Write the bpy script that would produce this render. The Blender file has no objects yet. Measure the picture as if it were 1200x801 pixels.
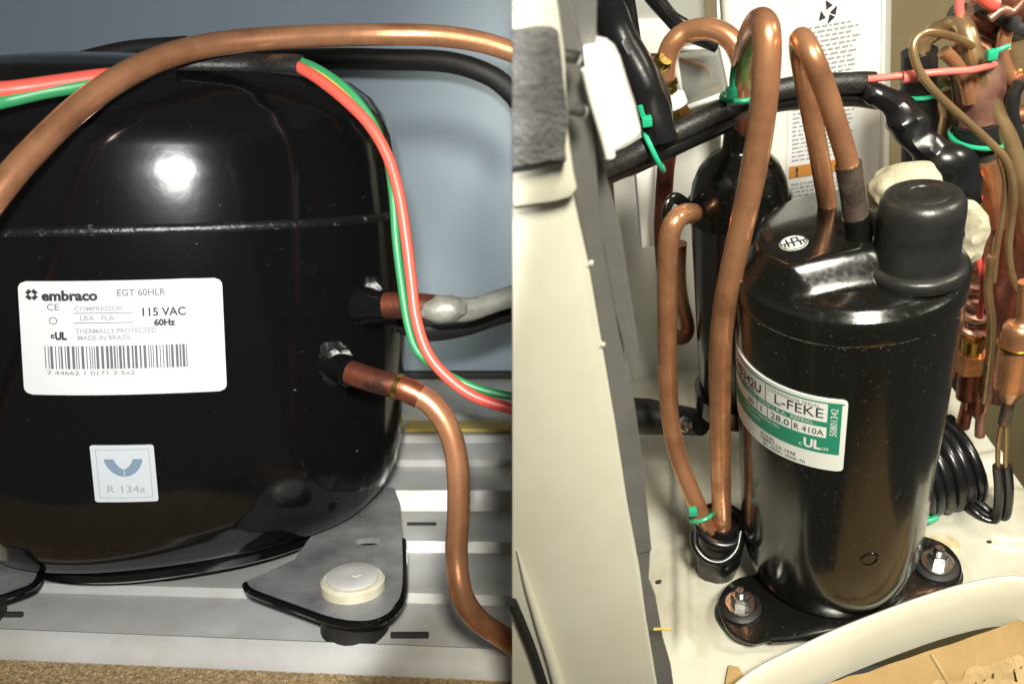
import bpy, bmesh, math, random
from mathutils import Vector, Matrix, noise
random.seed(7)
scene = bpy.context.scene
col = scene.collection
rad = math.radians

# ------------------------------------------------------------------ camera
FP = 950.0                       # focal length in pixels of a 1200 px wide picture
PH = rad(13)
CAM = Vector((0, 0, .245))
FWD = Vector((0, math.cos(PH), -math.sin(PH))); UPV = Vector((0, math.sin(PH), math.cos(PH))); RGT = Vector((1, 0, 0))
cd = bpy.data.cameras.new('camera'); cam = bpy.data.objects.new('camera', cd); col.objects.link(cam)
cam.location = CAM; cam.rotation_euler = (rad(90) - PH, 0, 0)
cd.sensor_width = 36; cd.lens = 36 * FP / 1200; cd.clip_start = .02; cd.clip_end = 50
cd.dof.use_dof = True; cd.dof.focus_distance = .40; cd.dof.aperture_fstop = 15
scene.camera = cam
# ------------------------------------------------------------------ world, lamps, exposure
world = bpy.data.worlds.new('World'); scene.world = world; world.use_nodes = True
wb = world.node_tree.nodes['Background']; wb.inputs[0].default_value = (1, .97, .86, 1); wb.inputs[1].default_value = .075
scene.view_settings.view_transform = 'Standard'; scene.view_settings.look = 'None'
scene.view_settings.exposure = 0; scene.view_settings.gamma = 1

def aim(o, loc, to):
    o.location = loc; o.rotation_euler = (Vector(to) - Vector(loc)).to_track_quat('-Z', 'Y').to_euler()
def spot(name, loc, to, power, size, cone, blend, color):
    l = bpy.data.lights.new(name, 'SPOT'); l.energy = power; l.shadow_soft_size = size; l.spot_size = rad(cone); l.spot_blend = blend; l.color = color
    o = bpy.data.objects.new(name, l); col.objects.link(o); aim(o, loc, to); return o
def area(name, loc, to, power, sx, sy, color):
    l = bpy.data.lights.new(name, 'AREA'); l.shape = 'RECTANGLE'; l.size = sx; l.size_y = sy; l.energy = power; l.color = color
    o = bpy.data.objects.new(name, l); col.objects.link(o); aim(o, loc, to); return o
spot('flash_lamp', (-.008, .0, .277), (-.45, .44, .24), 12, .008, 97, .12, (1, .98, .95))
spot('right_bay_spot', (.10, -.28, .56), (.372, .42, .20), 53, .09, 64, .16, (1, .95, .81))  # added frontal spot for panel and right bay, beam edge set at the seam
spot('right_bay_fill', (.70, .0, .80), (.23, .44, .17), 22, .07, 34, .8, (1, .93, .76))  # added fill spot, cone kept to the right bay

# ------------------------------------------------------------------ frames and picking
def ray(px, py): return FWD + RGT * ((px - 600) / FP) + UPV * ((400.5 - py) / FP)
def K(px, py, d): return CAM + ray(px, py) * d
def LP(px, py, ax, v):
    r = ray(px, py); return CAM + r * ((v - CAM[ax]) / r[ax])
LY = lambda px, py, y: LP(px, py, 1, y)
LZ = lambda px, py, z: LP(px, py, 2, z)
# the air conditioner is tipped towards the viewer: its own frame
_u = Vector((-290, 1350, 950)).normalized()
ZR = RGT * _u.x + UPV * _u.y - FWD * _u.z
XR = (RGT - ZR * RGT.dot(ZR)).normalized(); YR = ZR.cross(XR)
OR = K(968, 665, .47)
MR = Matrix(((XR.x, YR.x, ZR.x, OR.x), (XR.y, YR.y, ZR.y, OR.y), (XR.z, YR.z, ZR.z, OR.z), (0, 0, 0, 1)))
MRI = MR.inverted()
CR = MRI @ CAM
def RP(px, py, ax, v):
    r = MRI.to_3x3() @ ray(px, py); return CR + r * ((v - CR[ax]) / r[ax])
RY = lambda px, py, y: RP(px, py, 1, y)
RZ = lambda px, py, z: RP(px, py, 2, z)
FR = {'L': Matrix.Identity(4), 'R': MR}

# ------------------------------------------------------------------ materials
def mat(name, base, rough=.5, metal=0, var=0, vscale=20, col2=None, bump=0, bscale=200, coat=0, rvar=0, detail=6, lo=.35, hi=.65, spec=.5, stretch=None, trans=0, sheen=0):
    m = bpy.data.materials.new(name); m.use_nodes = True
    nt = m.node_tree; b = nt.nodes['Principled BSDF']; L = nt.links
    b.inputs['Base Color'].default_value = (*base, 1); b.inputs['Roughness'].default_value = rough; b.inputs['Metallic'].default_value = metal
    b.inputs['Coat Weight'].default_value = coat; b.inputs['Coat Roughness'].default_value = .06; b.inputs['Specular IOR Level'].default_value = spec
    b.inputs['Transmission Weight'].default_value = trans
    tc = nt.nodes.new('ShaderNodeTexCoord'); src = tc.outputs['Object']
    if stretch:
        mp = nt.nodes.new('ShaderNodeMapping'); mp.inputs['Scale'].default_value = stretch; L.new(src, mp.inputs[0]); src = mp.outputs[0]
    if col2 is not None or rvar:
        n = nt.nodes.new('ShaderNodeTexNoise'); n.inputs['Scale'].default_value = vscale; n.inputs['Detail'].default_value = detail; n.inputs['Roughness'].default_value = .62
        L.new(src, n.inputs['Vector'])
        if col2 is not None:
            r = nt.nodes.new('ShaderNodeValToRGB'); r.color_ramp.elements[0].position = lo; r.color_ramp.elements[1].position = hi
            r.color_ramp.elements[0].color = (*base, 1); r.color_ramp.elements[1].color = (*col2, 1)
            L.new(n.outputs['Fac'], r.inputs[0]); L.new(r.outputs[0], b.inputs['Base Color'])
        if rvar:
            mr = nt.nodes.new('ShaderNodeMapRange'); mr.inputs['From Min'].default_value = .3; mr.inputs['From Max'].default_value = .7
            mr.inputs['To Min'].default_value = max(.02, rough - rvar); mr.inputs['To Max'].default_value = rough + rvar
            L.new(n.outputs['Fac'], mr.inputs[0]); L.new(mr.outputs[0], b.inputs['Roughness'])
    if bump:
        n2 = nt.nodes.new('ShaderNodeTexNoise'); n2.inputs['Scale'].default_value = bscale; n2.inputs['Detail'].default_value = 4
        L.new(src, n2.inputs['Vector'])
        bp = nt.nodes.new('ShaderNodeBump'); bp.inputs['Strength'].default_value = bump; bp.inputs['Distance'].default_value = .001
        L.new(n2.outputs['Fac'], bp.inputs['Height']); L.new(bp.outputs[0], b.inputs['Normal'])
    return m
M = {}
M['black_paint'] = mat('black_paint', (.004, .004, .0045), .125, coat=.2, bump=.07, bscale=70, vscale=420, col2=(.05, .05, .048), lo=.66, hi=.82)
M['black_gloss'] = mat('black_gloss', (.006, .006, .005), .19, coat=.25, bump=.10, bscale=45, rvar=.06, vscale=520, col2=(.10, .095, .075), lo=.63, hi=.80)
M['seam_wear'] = mat('seam_wear', (.006, .006, .006), .36, col2=(.26, .26, .25), vscale=160, lo=.60, hi=.80, bump=.5, bscale=300)
M['foot_steel'] = mat('foot_steel', (.13, .133, .137), .34, col2=(.26, .26, .26), vscale=35, bump=.15, rvar=.1, spec=.6)
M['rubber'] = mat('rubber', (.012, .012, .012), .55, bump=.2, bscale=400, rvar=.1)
M['cap_rubber'] = mat('cap_rubber', (.010, .010, .010), .36, bump=.15, bscale=500, col2=(.022, .022, .02), vscale=60)
M['black_tape'] = mat('black_tape', (.008, .008, .009), .28, coat=.1, bump=.15, bscale=140)
M['black_braid'] = mat('black_braid', (.008, .008, .008), .45, bump=.35, bscale=900, col2=(.025, .025, .023), vscale=600)
M['copper'] = mat('copper', (.76, .37, .19), .28, .74, col2=(.36, .15, .08), lo=.42, hi=.74, vscale=42, rvar=.09, bump=.08, bscale=220)
M['copper_dull'] = mat('copper_dull', (.46, .21, .11), .38, .75, col2=(.24, .11, .065), vscale=45, rvar=.1, bump=.2)
M['copper_burnt'] = mat('copper_burnt', (.42, .13, .07), .42, .85, col2=(.09, .04, .035), vscale=55, rvar=.1, bump=.5, bscale=180)
M['copper_pink'] = mat('copper_pink', (.50, .27, .19), .4, .7, col2=(.22, .09, .08), vscale=60, bump=.3)
M['capillary'] = mat('capillary', (.62, .43, .22), .32, .75, col2=(.30, .19, .09), vscale=40, rvar=.1)
M['brass'] = mat('brass', (.62, .44, .13), .25, 1, col2=(.42, .29, .08), vscale=60, bump=.1)
M['braze'] = mat('braze', (.24, .19, .15), .4, .7, col2=(.08, .06, .05), vscale=90, bump=.7, bscale=250)
M['solder'] = mat('solder', (.27, .275, .235), .5, .2, col2=(.20, .20, .17), vscale=90, bump=.5, bscale=260)
M['zinc'] = mat('zinc', (.62, .62, .60), .27, 1, col2=(.42, .42, .41), vscale=60, rvar=.08)
M['galv'] = mat('galvanised', (.62, .63, .63), .42, .15, col2=(.50, .49, .45), vscale=22, rvar=.1, bump=.1, bscale=80)
M['galv_dull'] = mat('galvanised_dull', (.30, .295, .28), .45, .6, col2=(.22, .215, .20), vscale=50, rvar=.1, bump=.2, bscale=150)
M['cream'] = mat('cream_paint', (.68, .665, .55), .42, col2=(.61, .585, .45), lo=.42, hi=.72, vscale=16, bump=.05, bscale=500)
M['cream_pan'] = mat('cream_pan', (.54, .53, .45), .3, col2=(.42, .39, .29), vscale=26, lo=.46, hi=.72, bump=.05, bscale=300)
M['white_plastic'] = mat('white_plastic', (.84, .84, .80), .35, bump=.03)
M['white_box'] = mat('white_box', (.78, .78, .72), .4, col2=(.72, .72, .66), vscale=6)
M['grey_box'] = mat('grey_box', (.42, .42, .39), .4, .2, col2=(.34, .34, .31), vscale=12)
M['felt'] = mat('felt', (.065, .065, .063), .95, col2=(.15, .147, .143), vscale=130, bump=1, bscale=700)
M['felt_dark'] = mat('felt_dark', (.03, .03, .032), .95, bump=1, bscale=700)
M['paper'] = mat('label_paper', (.70, .71, .71), .38)
M['paper_grey'] = mat('sticker_paper', (.56, .61, .64), .4)
M['ink'] = mat('ink', (.03, .03, .035), .5)
M['ink_grey'] = mat('ink_grey', (.13, .14, .15), .5)
M['ink_pale'] = mat('ink_pale', (.32, .34, .35), .5)
M['ink_blue'] = mat('ink_blue', (.19, .27, .36), .5)
M['ink_green'] = mat('ink_green', (.02, .25, .15), .42)
M['ink_white'] = mat('ink_white', (.78, .80, .76), .42)
M['ink_orange'] = mat('ink_orange', (.55, .24, .05), .5)
M['wall'] = mat('wall_paint', (.275, .345, .41), .55, col2=(.255, .325, .39), vscale=3, bump=.04, bscale=200)
M['khaki'] = mat('khaki_wall', (.27, .22, .11), .7, col2=(.20, .155, .08), vscale=6)
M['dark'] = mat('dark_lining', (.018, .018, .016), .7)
M['carpet'] = mat('carpet', (.40, .29, .15), .95, col2=(.20, .135, .06), vscale=420, bump=1, bscale=600)
M['red_wire'] = mat('red_wire', (.72, .10, .07), .38)
M['pink_wire'] = mat('pink_wire', (.75, .17, .14), .4)
M['green_wire'] = mat('green_wire', (.03, .25, .09), .4)
M['yellow_wire'] = mat('yellow_wire', (.45, .42, .08), .4)
M['pale_wire'] = mat('pale_wire', (.50, .54, .48), .45)
M['tie'] = mat('tie_plastic', (.02, .42, .22), .35)
M['putty'] = mat('putty', (.50, .47, .35), .85, col2=(.34, .31, .21), vscale=90, bump=1, bscale=160)
M['cream_grommet'] = mat('grommet_cream', (.62, .60, .48), .5, col2=(.50, .46, .32), vscale=60)
M['card'] = mat('cardboard', (.40, .265, .11), .85, col2=(.32, .205, .08), vscale=25, bump=.3, bscale=300)
M['card_torn'] = mat('cardboard_torn', (.52, .38, .19), .95, col2=(.34, .23, .10), vscale=60, bump=.8, bscale=300)
M['rust'] = mat('rust_smear', (.42, .32, .12), .6, col2=(.60, .56, .42), vscale=90)
M['clear'] = mat('clear_plastic', (.85, .86, .82), .12, trans=.85, spec=.5)
M['yellow_band'] = mat('yellow_band', (.55, .43, .10), .5)

# ------------------------------------------------------------------ mesh helpers: each returns (verts, faces)
def join(*vfs):
    V, F = [], []
    for v, f in vfs:
        o = len(V); V += list(v); F += [tuple(i + o for i in q) for q in f]
    return V, F
def spline(pts, sub=8):
    P = [Vector(p) for p in pts]; out = []
    E = [P[0] * 2 - P[1]] + P + [P[-1] * 2 - P[-2]]
    for i in range(1, len(E) - 2):
        a, b, c, d = E[i - 1:i + 3]
        for k in range(sub):
            t = k / sub
            out.append(.5 * ((2 * b) + (c - a) * t + (2 * a - 5 * b + 4 * c - d) * t * t + (3 * b - a - 3 * c + d) * t ** 3))
    out.append(P[-1]); return out
def tube(pts, r, n=14, sub=8, flat=1.0, wob=0, smooth=True):
    P = spline(pts, sub) if smooth and len(pts) > 2 else [Vector(p) for p in pts]
    m = len(P); V, F = [], []
    t0 = (P[1] - P[0]).normalized()
    nv = t0.orthogonal().normalized()
    for i, p in enumerate(P):
        t = (P[min(i + 1, m - 1)] - P[max(i - 1, 0)]).normalized()
        nv = (nv - t * nv.dot(t)).normalized(); bv = t.cross(nv)
        if isinstance(r, (list, tuple)):
            x = i / (m - 1) * (len(r) - 1); k = min(int(x), len(r) - 2); rr = r[k] + (r[k + 1] - r[k]) * (x - k)
        else: rr = r
        for j in range(n):
            a = 2 * math.pi * j / n
            q = rr * (1 + wob * noise.noise(Vector((math.cos(a) * 1.5, math.sin(a) * 1.5, i * .13))))
            V.append(p + nv * math.cos(a) * q + bv * math.sin(a) * q * flat)
    for i in range(m - 1):
        for j in range(n):
            F.append((i * n + j, i * n + (j + 1) % n, (i + 1) * n + (j + 1) % n, (i + 1) * n + j))
    F.append(tuple(range(n - 1, -1, -1))); F.append(tuple((m - 1) * n + j for j in range(n)))
    return V, F
def lathe(base, axis, prof, n=32):
    """prof: (radius, height) along axis from base"""
    base = Vector(base); ax = Vector(axis).normalized(); u = ax.orthogonal().normalized(); w = ax.cross(u)
    V, F = [], []
    for r, h in prof:
        for j in range(n):
            a = 2 * math.pi * j / n; V.append(base + ax * h + (u * math.cos(a) + w * math.sin(a)) * r)
    for i in range(len(prof) - 1):
        for j in range(n):
            F.append((i * n + j, i * n + (j + 1) % n, (i + 1) * n + (j + 1) % n, (i + 1) * n + j))
    F.append(tuple(range(n - 1, -1, -1))); F.append(tuple((len(prof) - 1) * n + j for j in range(n)))
    return V, F
def frombm(bm):
    bm.verts.ensure_lookup_table(); bm.verts.index_update()
    vf = ([v.co.copy() for v in bm.verts], [tuple(v.index for v in f.verts) for f in bm.faces]); bm.free(); return vf
def box(c, s, bev=0, axes=None):
    bm = bmesh.new(); bmesh.ops.create_cube(bm, size=1)
    for v in bm.verts: v.co = Vector((v.co.x * s[0], v.co.y * s[1], v.co.z * s[2]))
    if bev: bmesh.ops.bevel(bm, geom=bm.edges[:], offset=bev, segments=2, affect='EDGES', profile=.6)
    V, F = frombm(bm); c = Vector(c)
    if axes: V = [axes[0] * v.x + axes[1] * v.y + axes[2] * v.z for v in V]
    return [v + c for v in V], F
def slab(outline, vec, holes=(), bev=0):
    """outline: coplanar points; extruded along vec"""
    bm = bmesh.new(); vec = Vector(vec)
    for loop in [outline] + list(holes):
        vs = [bm.verts.new(p) for p in loop]
        for i in range(len(vs)): bm.edges.new((vs[i], vs[(i + 1) % len(vs)]))
    bmesh.ops.triangle_fill(bm, use_beauty=True, edges=bm.edges[:])
    bm.verts.index_update(); V0 = [v.co.copy() for v in bm.verts]; F0 = [tuple(v.index for v in f.verts) for f in bm.faces]; bm.free()
    n = len(V0); bm = bmesh.new(); vs = [bm.verts.new(v) for v in V0] + [bm.verts.new(v + vec) for v in V0]
    for f in F0: bm.faces.new([vs[i] for i in f]); bm.faces.new([vs[i + n] for i in reversed(f)])
    o = 0
    for lp_ in [outline] + list(holes):
        m = len(lp_)
        for i in range(m): bm.faces.new((vs[o + i], vs[o + (i + 1) % m], vs[n + o + (i + 1) % m], vs[n + o + i]))
        o += m
    bmesh.ops.recalc_face_normals(bm, faces=bm.faces[:])
    if not holes: bmesh.ops.dissolve_limit(bm, angle_limit=.01, verts=bm.verts[:], edges=bm.edges[:])
    if bev:
        ed = [e for e in bm.edges if len(e.link_faces) == 2 and e.calc_face_angle(0) > .6]
        bmesh.ops.bevel(bm, geom=ed, offset=bev, segments=2, affect='EDGES', profile=.6)
    return frombm(bm)
def grid(nu, nv, fn):
    V = [Vector(fn(i / nu, j / nv)) for j in range(nv + 1) for i in range(nu + 1)]
    F = [(j * (nu + 1) + i, j * (nu + 1) + i + 1, (j + 1) * (nu + 1) + i + 1, (j + 1) * (nu + 1) + i) for j in range(nv) for i in range(nu)]
    return V, F
def blob(c, rads, amp, fr, axes=None, sub=4, seed=0):
    bm = bmesh.new(); bmesh.ops.create_icosphere(bm, subdivisions=sub, radius=1)
    for v in bm.verts:
        d = v.co.normalized(); k = 1 + amp * noise.fractal(d * fr + Vector((seed, 0, 0)), .9, 2, 3)
        v.co = Vector((d.x * rads[0], d.y * rads[1], d.z * rads[2])) * k
    V, F = frombm(bm); c = Vector(c)
    return [v + c for v in V], F
def smoothpoly(pts, sub=5):
    """closed Catmull-Rom outline"""
    P = [Vector(p) for p in pts]; n = len(P); out = []
    for i in range(n):
        a, b, c, d = P[i - 1], P[i], P[(i + 1) % n], P[(i + 2) % n]
        for k in range(sub):
            t = k / sub
            out.append(.5 * ((2 * b) + (c - a) * t + (2 * a - 5 * b + 4 * c - d) * t * t + (3 * b - a - 3 * c + d) * t ** 3))
    return out

# ------------------------------------------------------------------ objects
def setp(o, label=None, cat=None, group=None, kind=None):
    for k, v in (('label', label), ('category', cat), ('group', group), ('kind', kind)):
        if v: o[k] = v
    return o
BASE = {}
def thing(name, label, cat, base, frame='R', group=None):
    o = bpy.data.objects.new(name, None); col.objects.link(o); o.empty_display_size = .01
    o.matrix_world = FR[frame] @ Matrix.Translation(Vector(base)); BASE[o] = Vector(base)
    return setp(o, label, cat, group)
def mk(name, vf, m, parent=None, label=None, cat=None, frame='R', group=None, kind=None, base=None, sharp=38, flat=False):
    V, F = vf
    if parent is not None: b = BASE[parent]
    else:
        if base is None:
            base = Vector((sum(v[0] for v in V) / len(V), sum(v[1] for v in V) / len(V), min(v[2] for v in V)))
        b = Vector(base)
    me = bpy.data.meshes.new(name); me.from_pydata([Vector(v) - b for v in V], [], F); me.update()
    bm = bmesh.new(); bm.from_mesh(me); bmesh.ops.recalc_face_normals(bm, faces=bm.faces[:]); bm.to_mesh(me); bm.free()
    if not flat:
        me.polygons.foreach_set('use_smooth', [True] * len(me.polygons)); me.set_sharp_from_angle(angle=rad(sharp))
    me.materials.append(M[m])
    o = bpy.data.objects.new(name, me); col.objects.link(o)
    if parent is not None: o.parent = parent
    else: o.matrix_world = FR[frame] @ Matrix.Translation(b)
    BASE[o] = b
    return setp(o, label, cat, group, kind)
def text2d(s, h, x=0, y=0, squeeze=1.0, align='LEFT', bold=0):
    c = bpy.data.curves.new('t', 'FONT'); c.body = s; c.size = h * 1.38; c.align_x = align; c.offset = bold; c.resolution_u = 3
    o = bpy.data.objects.new('t', c); col.objects.link(o)
    me = bpy.data.meshes.new_from_object(o.evaluated_get(bpy.context.evaluated_depsgraph_get()))
    vf = ([Vector((v.co.x * squeeze + x, v.co.y + y, 0)) for v in me.vertices], [tuple(p.vertices) for p in me.polygons])
    bpy.data.objects.remove(o); bpy.data.curves.remove(c); bpy.data.meshes.remove(me)
    return vf
def rect2d(x0, y0, x1, y1, nx=1, ny=1):
    return grid(nx, ny, lambda u, v: (x0 + (x1 - x0) * u, y0 + (y1 - y0) * v, 0))
def rotate2d(vf, a, c=(0, 0)):
    ca, sa = math.cos(a), math.sin(a)
    return [Vector((c[0] + (v.x - c[0]) * ca - (v.y - c[1]) * sa, c[1] + (v.x - c[0]) * sa + (v.y - c[1]) * ca, 0)) for v in vf[0]], vf[1]
def ring2d(cx, cy, rx, ry, w, n=28):
    V, F = [], []
    for j in range(n):
        a = 2 * math.pi * j / n; V += [Vector((cx + rx * math.cos(a), cy + ry * math.sin(a), 0)), Vector((cx + (rx - w) * math.cos(a), cy + (ry - w) * math.sin(a), 0))]
    for j in range(n): k = (j + 1) % n; F.append((2 * j, 2 * k, 2 * k + 1, 2 * j + 1))
    return V, F
def mapped(vf, fn): return [fn(v.x, v.y) for v in vf[0]], vf[1]
def sheet(fn, w, h, rc=.002, nu=24, nv=10, thick=None):
    """rounded label blank mapped through fn(x, y, lift); closed thin solid"""
    def pt(u, v, lift):
        x, y = u * w, v * h
        ex = min(y, h - y)
        ins = rc - math.sqrt(max(0, rc * rc - (rc - ex) ** 2)) if ex < rc else 0
        x = ins + u * (w - 2 * ins)
        return fn(x, y, lift)
    vs = [0, .25 * rc / h, rc / h * .6, rc / h] + [rc / h + (1 - 2 * rc / h) * k / nv for k in range(1, nv)] + [1 - rc / h, 1 - rc / h * .6, 1 - .25 * rc / h, 1]
    V, F = [], []
    for lift in (0, 1):
        for v in vs:
            for i in range(nu + 1): V.append(pt(i / nu, v, lift))
    W, n = nu + 1, len(vs); o = W * n
    for j in range(n - 1):
        for i in range(nu):
            q = (j * W + i, j * W + i + 1, (j + 1) * W + i + 1, (j + 1) * W + i); F.append(tuple(o + k for k in q))
            F.append(tuple(reversed(q)))
    for i in range(nu):
        F.append((i, i + 1, o + i + 1, o + i)); b = (n - 1) * W; F.append((b + i + 1, b + i, o + b + i, o + b + i + 1))
    for j in range(n - 1):
        F.append(((j + 1) * W, j * W, o + j * W, o + (j + 1) * W)); F.append((j * W + nu, (j + 1) * W + nu, o + (j + 1) * W + nu, o + j * W + nu))
    return V, F
def hexbolt(T, c, axis, r, washer='zinc', s=1.0):
    c = Vector(c); ax = Vector(axis).normalized()
    mk('washer', lathe(c, ax, [(r * .3, 0), (r, 0), (r, .0012 * s), (r * .93, .0018 * s), (r * .3, .0018 * s)], 28), 'zinc', T)
    mk('nut', lathe(c + ax * .0018 * s, ax, [(r * .62, 0), (r * .62, .0050 * s), (r * .5, .0058 * s)], 6), 'zinc', T, sharp=20)
    prof = [(r * .3, 0)]
    for k in range(5): prof += [(r * .32, (.0002 + k * .0009) * s), (r * .26, (.0006 + k * .0009) * s)]
    prof += [(r * .22, .0052 * s)]
    mk('bolt', lathe(c + ax * .0076 * s, ax, prof, 16), 'zinc', T)
def cable_tie(path, label, y=None, r=.0012, head=None, frame='R', tail=None):
    T = thing('cable_tie', label, 'cable tie', path[0], frame)
    mk('strap', tube(path, r, 8, 6, flat=1.0), 'tie', T)
    if head is not None: mk('locking_head', box(head, (.0045, .004, .0045), .0008), 'tie', T)
    if tail is not None: mk('tail', tube(tail, r, 6, 4), 'tie', T)
    return T
def loop(c, axis, r, n=14, tilt=None):
    c = Vector(c); ax = Vector(axis).normalized(); u = ax.orthogonal().normalized(); w = ax.cross(u)
    return [c + (u * math.cos(2 * math.pi * k / n) + w * math.sin(2 * math.pi * k / n)) * r for k in range(n + 1)]

# =================================================================== LEFT BAY: refrigerator compressor on a galvanised tray
# wall
mk('wall', box((-.32, .80, .30), (.72, .02, .9)), 'wall', frame='L', kind='structure')
# carpet under the tray
def carpet(u, v):
    x = -.40 + .3995 * u; y = .24 + .16 * v
    return (x, y, -.0095 + .0011 * noise.noise(Vector((x * 420, y * 420, 0))) + .0012 * noise.noise(Vector((x * 1100, y * 900, 3))))
mk('carpet', grid(520, 210, carpet), 'carpet', frame='L', kind='structure')

# tray: folded steel profile, front lip and ridges
T = thing('steel_tray', 'galvanised steel tray with folded front lip and ridges under the black hermetic compressor', 'tray', (-.3, .5, -.03), 'L')
ang = math.atan2(LZ(600, 742, .004).y - LZ(0, 742 - 26, .004).y, LZ(600, 742, .004).x - LZ(0, 716, .004).x) * .9
def tray(prof, x0=-.60, x1=-.0004, nx=2):
    def P(x, y, z): return Vector((x, y + (x - x1) * math.tan(ang) * max(0, min(1, (.50 - y) / .12)), z))
    V, F = [], []
    for (y, z) in prof:
        for i in range(nx + 1): V.append(P(x0 + (x1 - x0) * i / nx, y, z))
    W = nx + 1
    for j in range(len(prof) - 1):
        for i in range(nx): F.append((j * W + i, j * W + i + 1, (j + 1) * W + i + 1, (j + 1) * W + i))
    return V, F
yl = lambda py, z=0: LZ(600, py, z).y
y0 = yl(766, .004)
mk('tray_floor', tray([(y0 + .006, -.001), (y0 + .02, .0), (yl(705) - .004, 0), (yl(705), .004), (yl(705) + .006, .004), (yl(705) + .010, 0), (yl(648), 0), (yl(648) + .004, .006), (yl(648) + .012, .006), (yl(648) + .016, .001), (yl(600), .001), (yl(600) + .006, .014), (yl(600) + .016, .014), (yl(600) + .02, .008), (yl(575) + .03, .008)]), 'galv', T, sharp=20)
mk('front_lip', tray([(y0 + .007, -.003), (y0 + .006, .003), (y0 + .003, .0045), (y0, .003), (y0 - .001, -.002), (y0 - .0025, -.005), (y0 - .003, -.009), (y0 - .002, -.012)]), 'galv', T, sharp=25)
yb = yl(575) + .03
mk('back_ledge', tray([(yb - .001, .004), (yb, .013), (yb + .004, .015), (yb + .03, .016), (yb + .034, .021), (yb + .07, .022), (yb + .075, .026), (.79, .027)]), 'galv', T, sharp=25)
mk('rail', box((-.16, .782, .031), (.32, .010, .007), .002), 'dark', T)
mk('rear_strip', box((-.045, yb + .05, .0235), (.088, .022, .003), .001), 'yellow_band', T)
for k, (px, py) in enumerate([(480, 742), (494, 613), (5, 718)]):
    p = LZ(px, py, .002)
    mk('slot', box(p + Vector((0, 0, -.0008)), (.020, .0022, .003), .0006), 'dark', T)

# compressor shell: oval body turned towards the viewer
cx, cy, yaw = -.203, .482, rad(20)
A, B, NEXP = .139, .108, 2.4
ZS = .211
SEAM_R = 1.0
PROFL = [(.022, .0), (.022, .56), (.025, .72), (.031, .81), (.041, .875), (.055, .925), (.075, .955), (.11, .972), (.14, .98), (.18, .985), (ZS - .002, .985)]
PROFU = [(ZS + .002, .975), (.225, .972), (.238, .968), (.255, .955), (.267, .925), (.277, .87), (.285, .79), (.291, .66), (.295, .48), (.297, .25), (.298, 0)]
def prof_at(z):
    P = PROFL[1:] + PROFU
    for (z0, s0), (z1, s1) in zip(P, P[1:]):
        if z0 <= z <= z1 and z1 > z0: return s0 + (s1 - s0) * (z - z0) / (z1 - z0)
    return 0 if z > .29 else .6
def l2w(x, y, z): return Vector((cx + x * math.cos(yaw) - y * math.sin(yaw), cy + x * math.sin(yaw) + y * math.cos(yaw), z))
def w2l(p): dx, dy = p.x - cx, p.y - cy; return dx * math.cos(yaw) + dy * math.sin(yaw), -dx * math.sin(yaw) + dy * math.cos(yaw), p.z
def sec(s, t):
    c, q = math.cos(t), math.sin(t)
    return A * s * math.copysign(abs(c) ** (2 / NEXP), c), B * s * math.copysign(abs(q) ** (2 / NEXP), q)
def shell(prof, n=96):
    P = []
    for (z0, s0), (z1, s1) in zip(prof, prof[1:]):
        k = 3 if abs(z1 - z0) < .03 else 4
        P += [(z0 + (z1 - z0) * i / k, s0 + (s1 - s0) * i / k) for i in range(k)]
    P.append(prof[-1]); V, F = [], []
    for z, s in P:
        for j in range(n): V.append(l2w(*sec(max(s, .002), 2 * math.pi * j / n), z))
    for i in range(len(P) - 1):
        for j in range(n): F.append((i * n + j, i * n + (j + 1) % n, (i + 1) * n + (j + 1) % n, (i + 1) * n + j))
    F.append(tuple(range(n - 1, -1, -1))); F.append(tuple((len(P) - 1) * n + j for j in range(n)))
    return V, F
def insideL(p):
    x, y, z = w2l(p); s = prof_at(z)
    return s > 0 and .022 < z < .298 and abs(x / (A * s)) ** NEXP + abs(y / (B * s)) ** NEXP < 1
def hitL(px, py):
    r = ray(px, py); t = .25
    while t < .7 and not insideL(CAM + r * t): t += .0005
    return CAM + r * t
def frontL(x, z, lift=0):
    s = prof_at(z); q = max(0, 1 - abs(x / (A * s)) ** NEXP)
    return l2w(x, -B * s * q ** (1 / NEXP) - lift, z)
CL = thing('refrigerator_compressor', 'large black dome-topped hermetic compressor with white barcode label, on grey steel feet', 'compressor', (cx, cy, 0), 'L')
lower = mk('lower_shell', shell(PROFL), 'black_paint', CL, sharp=50)
upper = mk('upper_shell', shell(PROFU), 'black_paint', CL, sharp=50)
mk('weld_seam', shell([(ZS - .0026, .96), (ZS - .0022, .988), (ZS - .0008, .991), (ZS + .0008, .989), (ZS + .0022, .981), (ZS + .0026, .95)]), 'seam_wear', CL)
mk('bottom_rim', shell([(.015, .55), (.015, .66), (.018, .70), (.022, .70), (.024, .68), (.024, .55)]), 'black_paint', CL)
# paint chips along the seam and on the shell
chips = []
for (px, py, w, h) in [(55, 275, 3, 3), (105, 264, 9, 2), (128, 276, 4, 3), (172, 271, 5, 2), (196, 270, 7, 2), (230, 286, 4, 3), (257, 240, 3, 3), (362, 244, 4, 3), (385, 240, 14, 1.5), (425, 231, 12, 2), (330, 292, 4, 3), (378, 425, 5, 4), (346, 457, 4, 3), (418, 528, 3, 4), (352, 412, 8, 2), (300, 560, 3, 2)]:
    p = hitL(px, py); q = hitL(px + 4, py); t = (q - p).normalized(); n = (CAM - p).normalized()
    k = p.y / FP
    chips.append(blob(p, (w * k * .6, .0006, h * k * .5), .5, 2.2, sub=2, seed=px))
mk('paint_chips', join(*chips), 'seam_wear', upper, kind='stuff')
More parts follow.
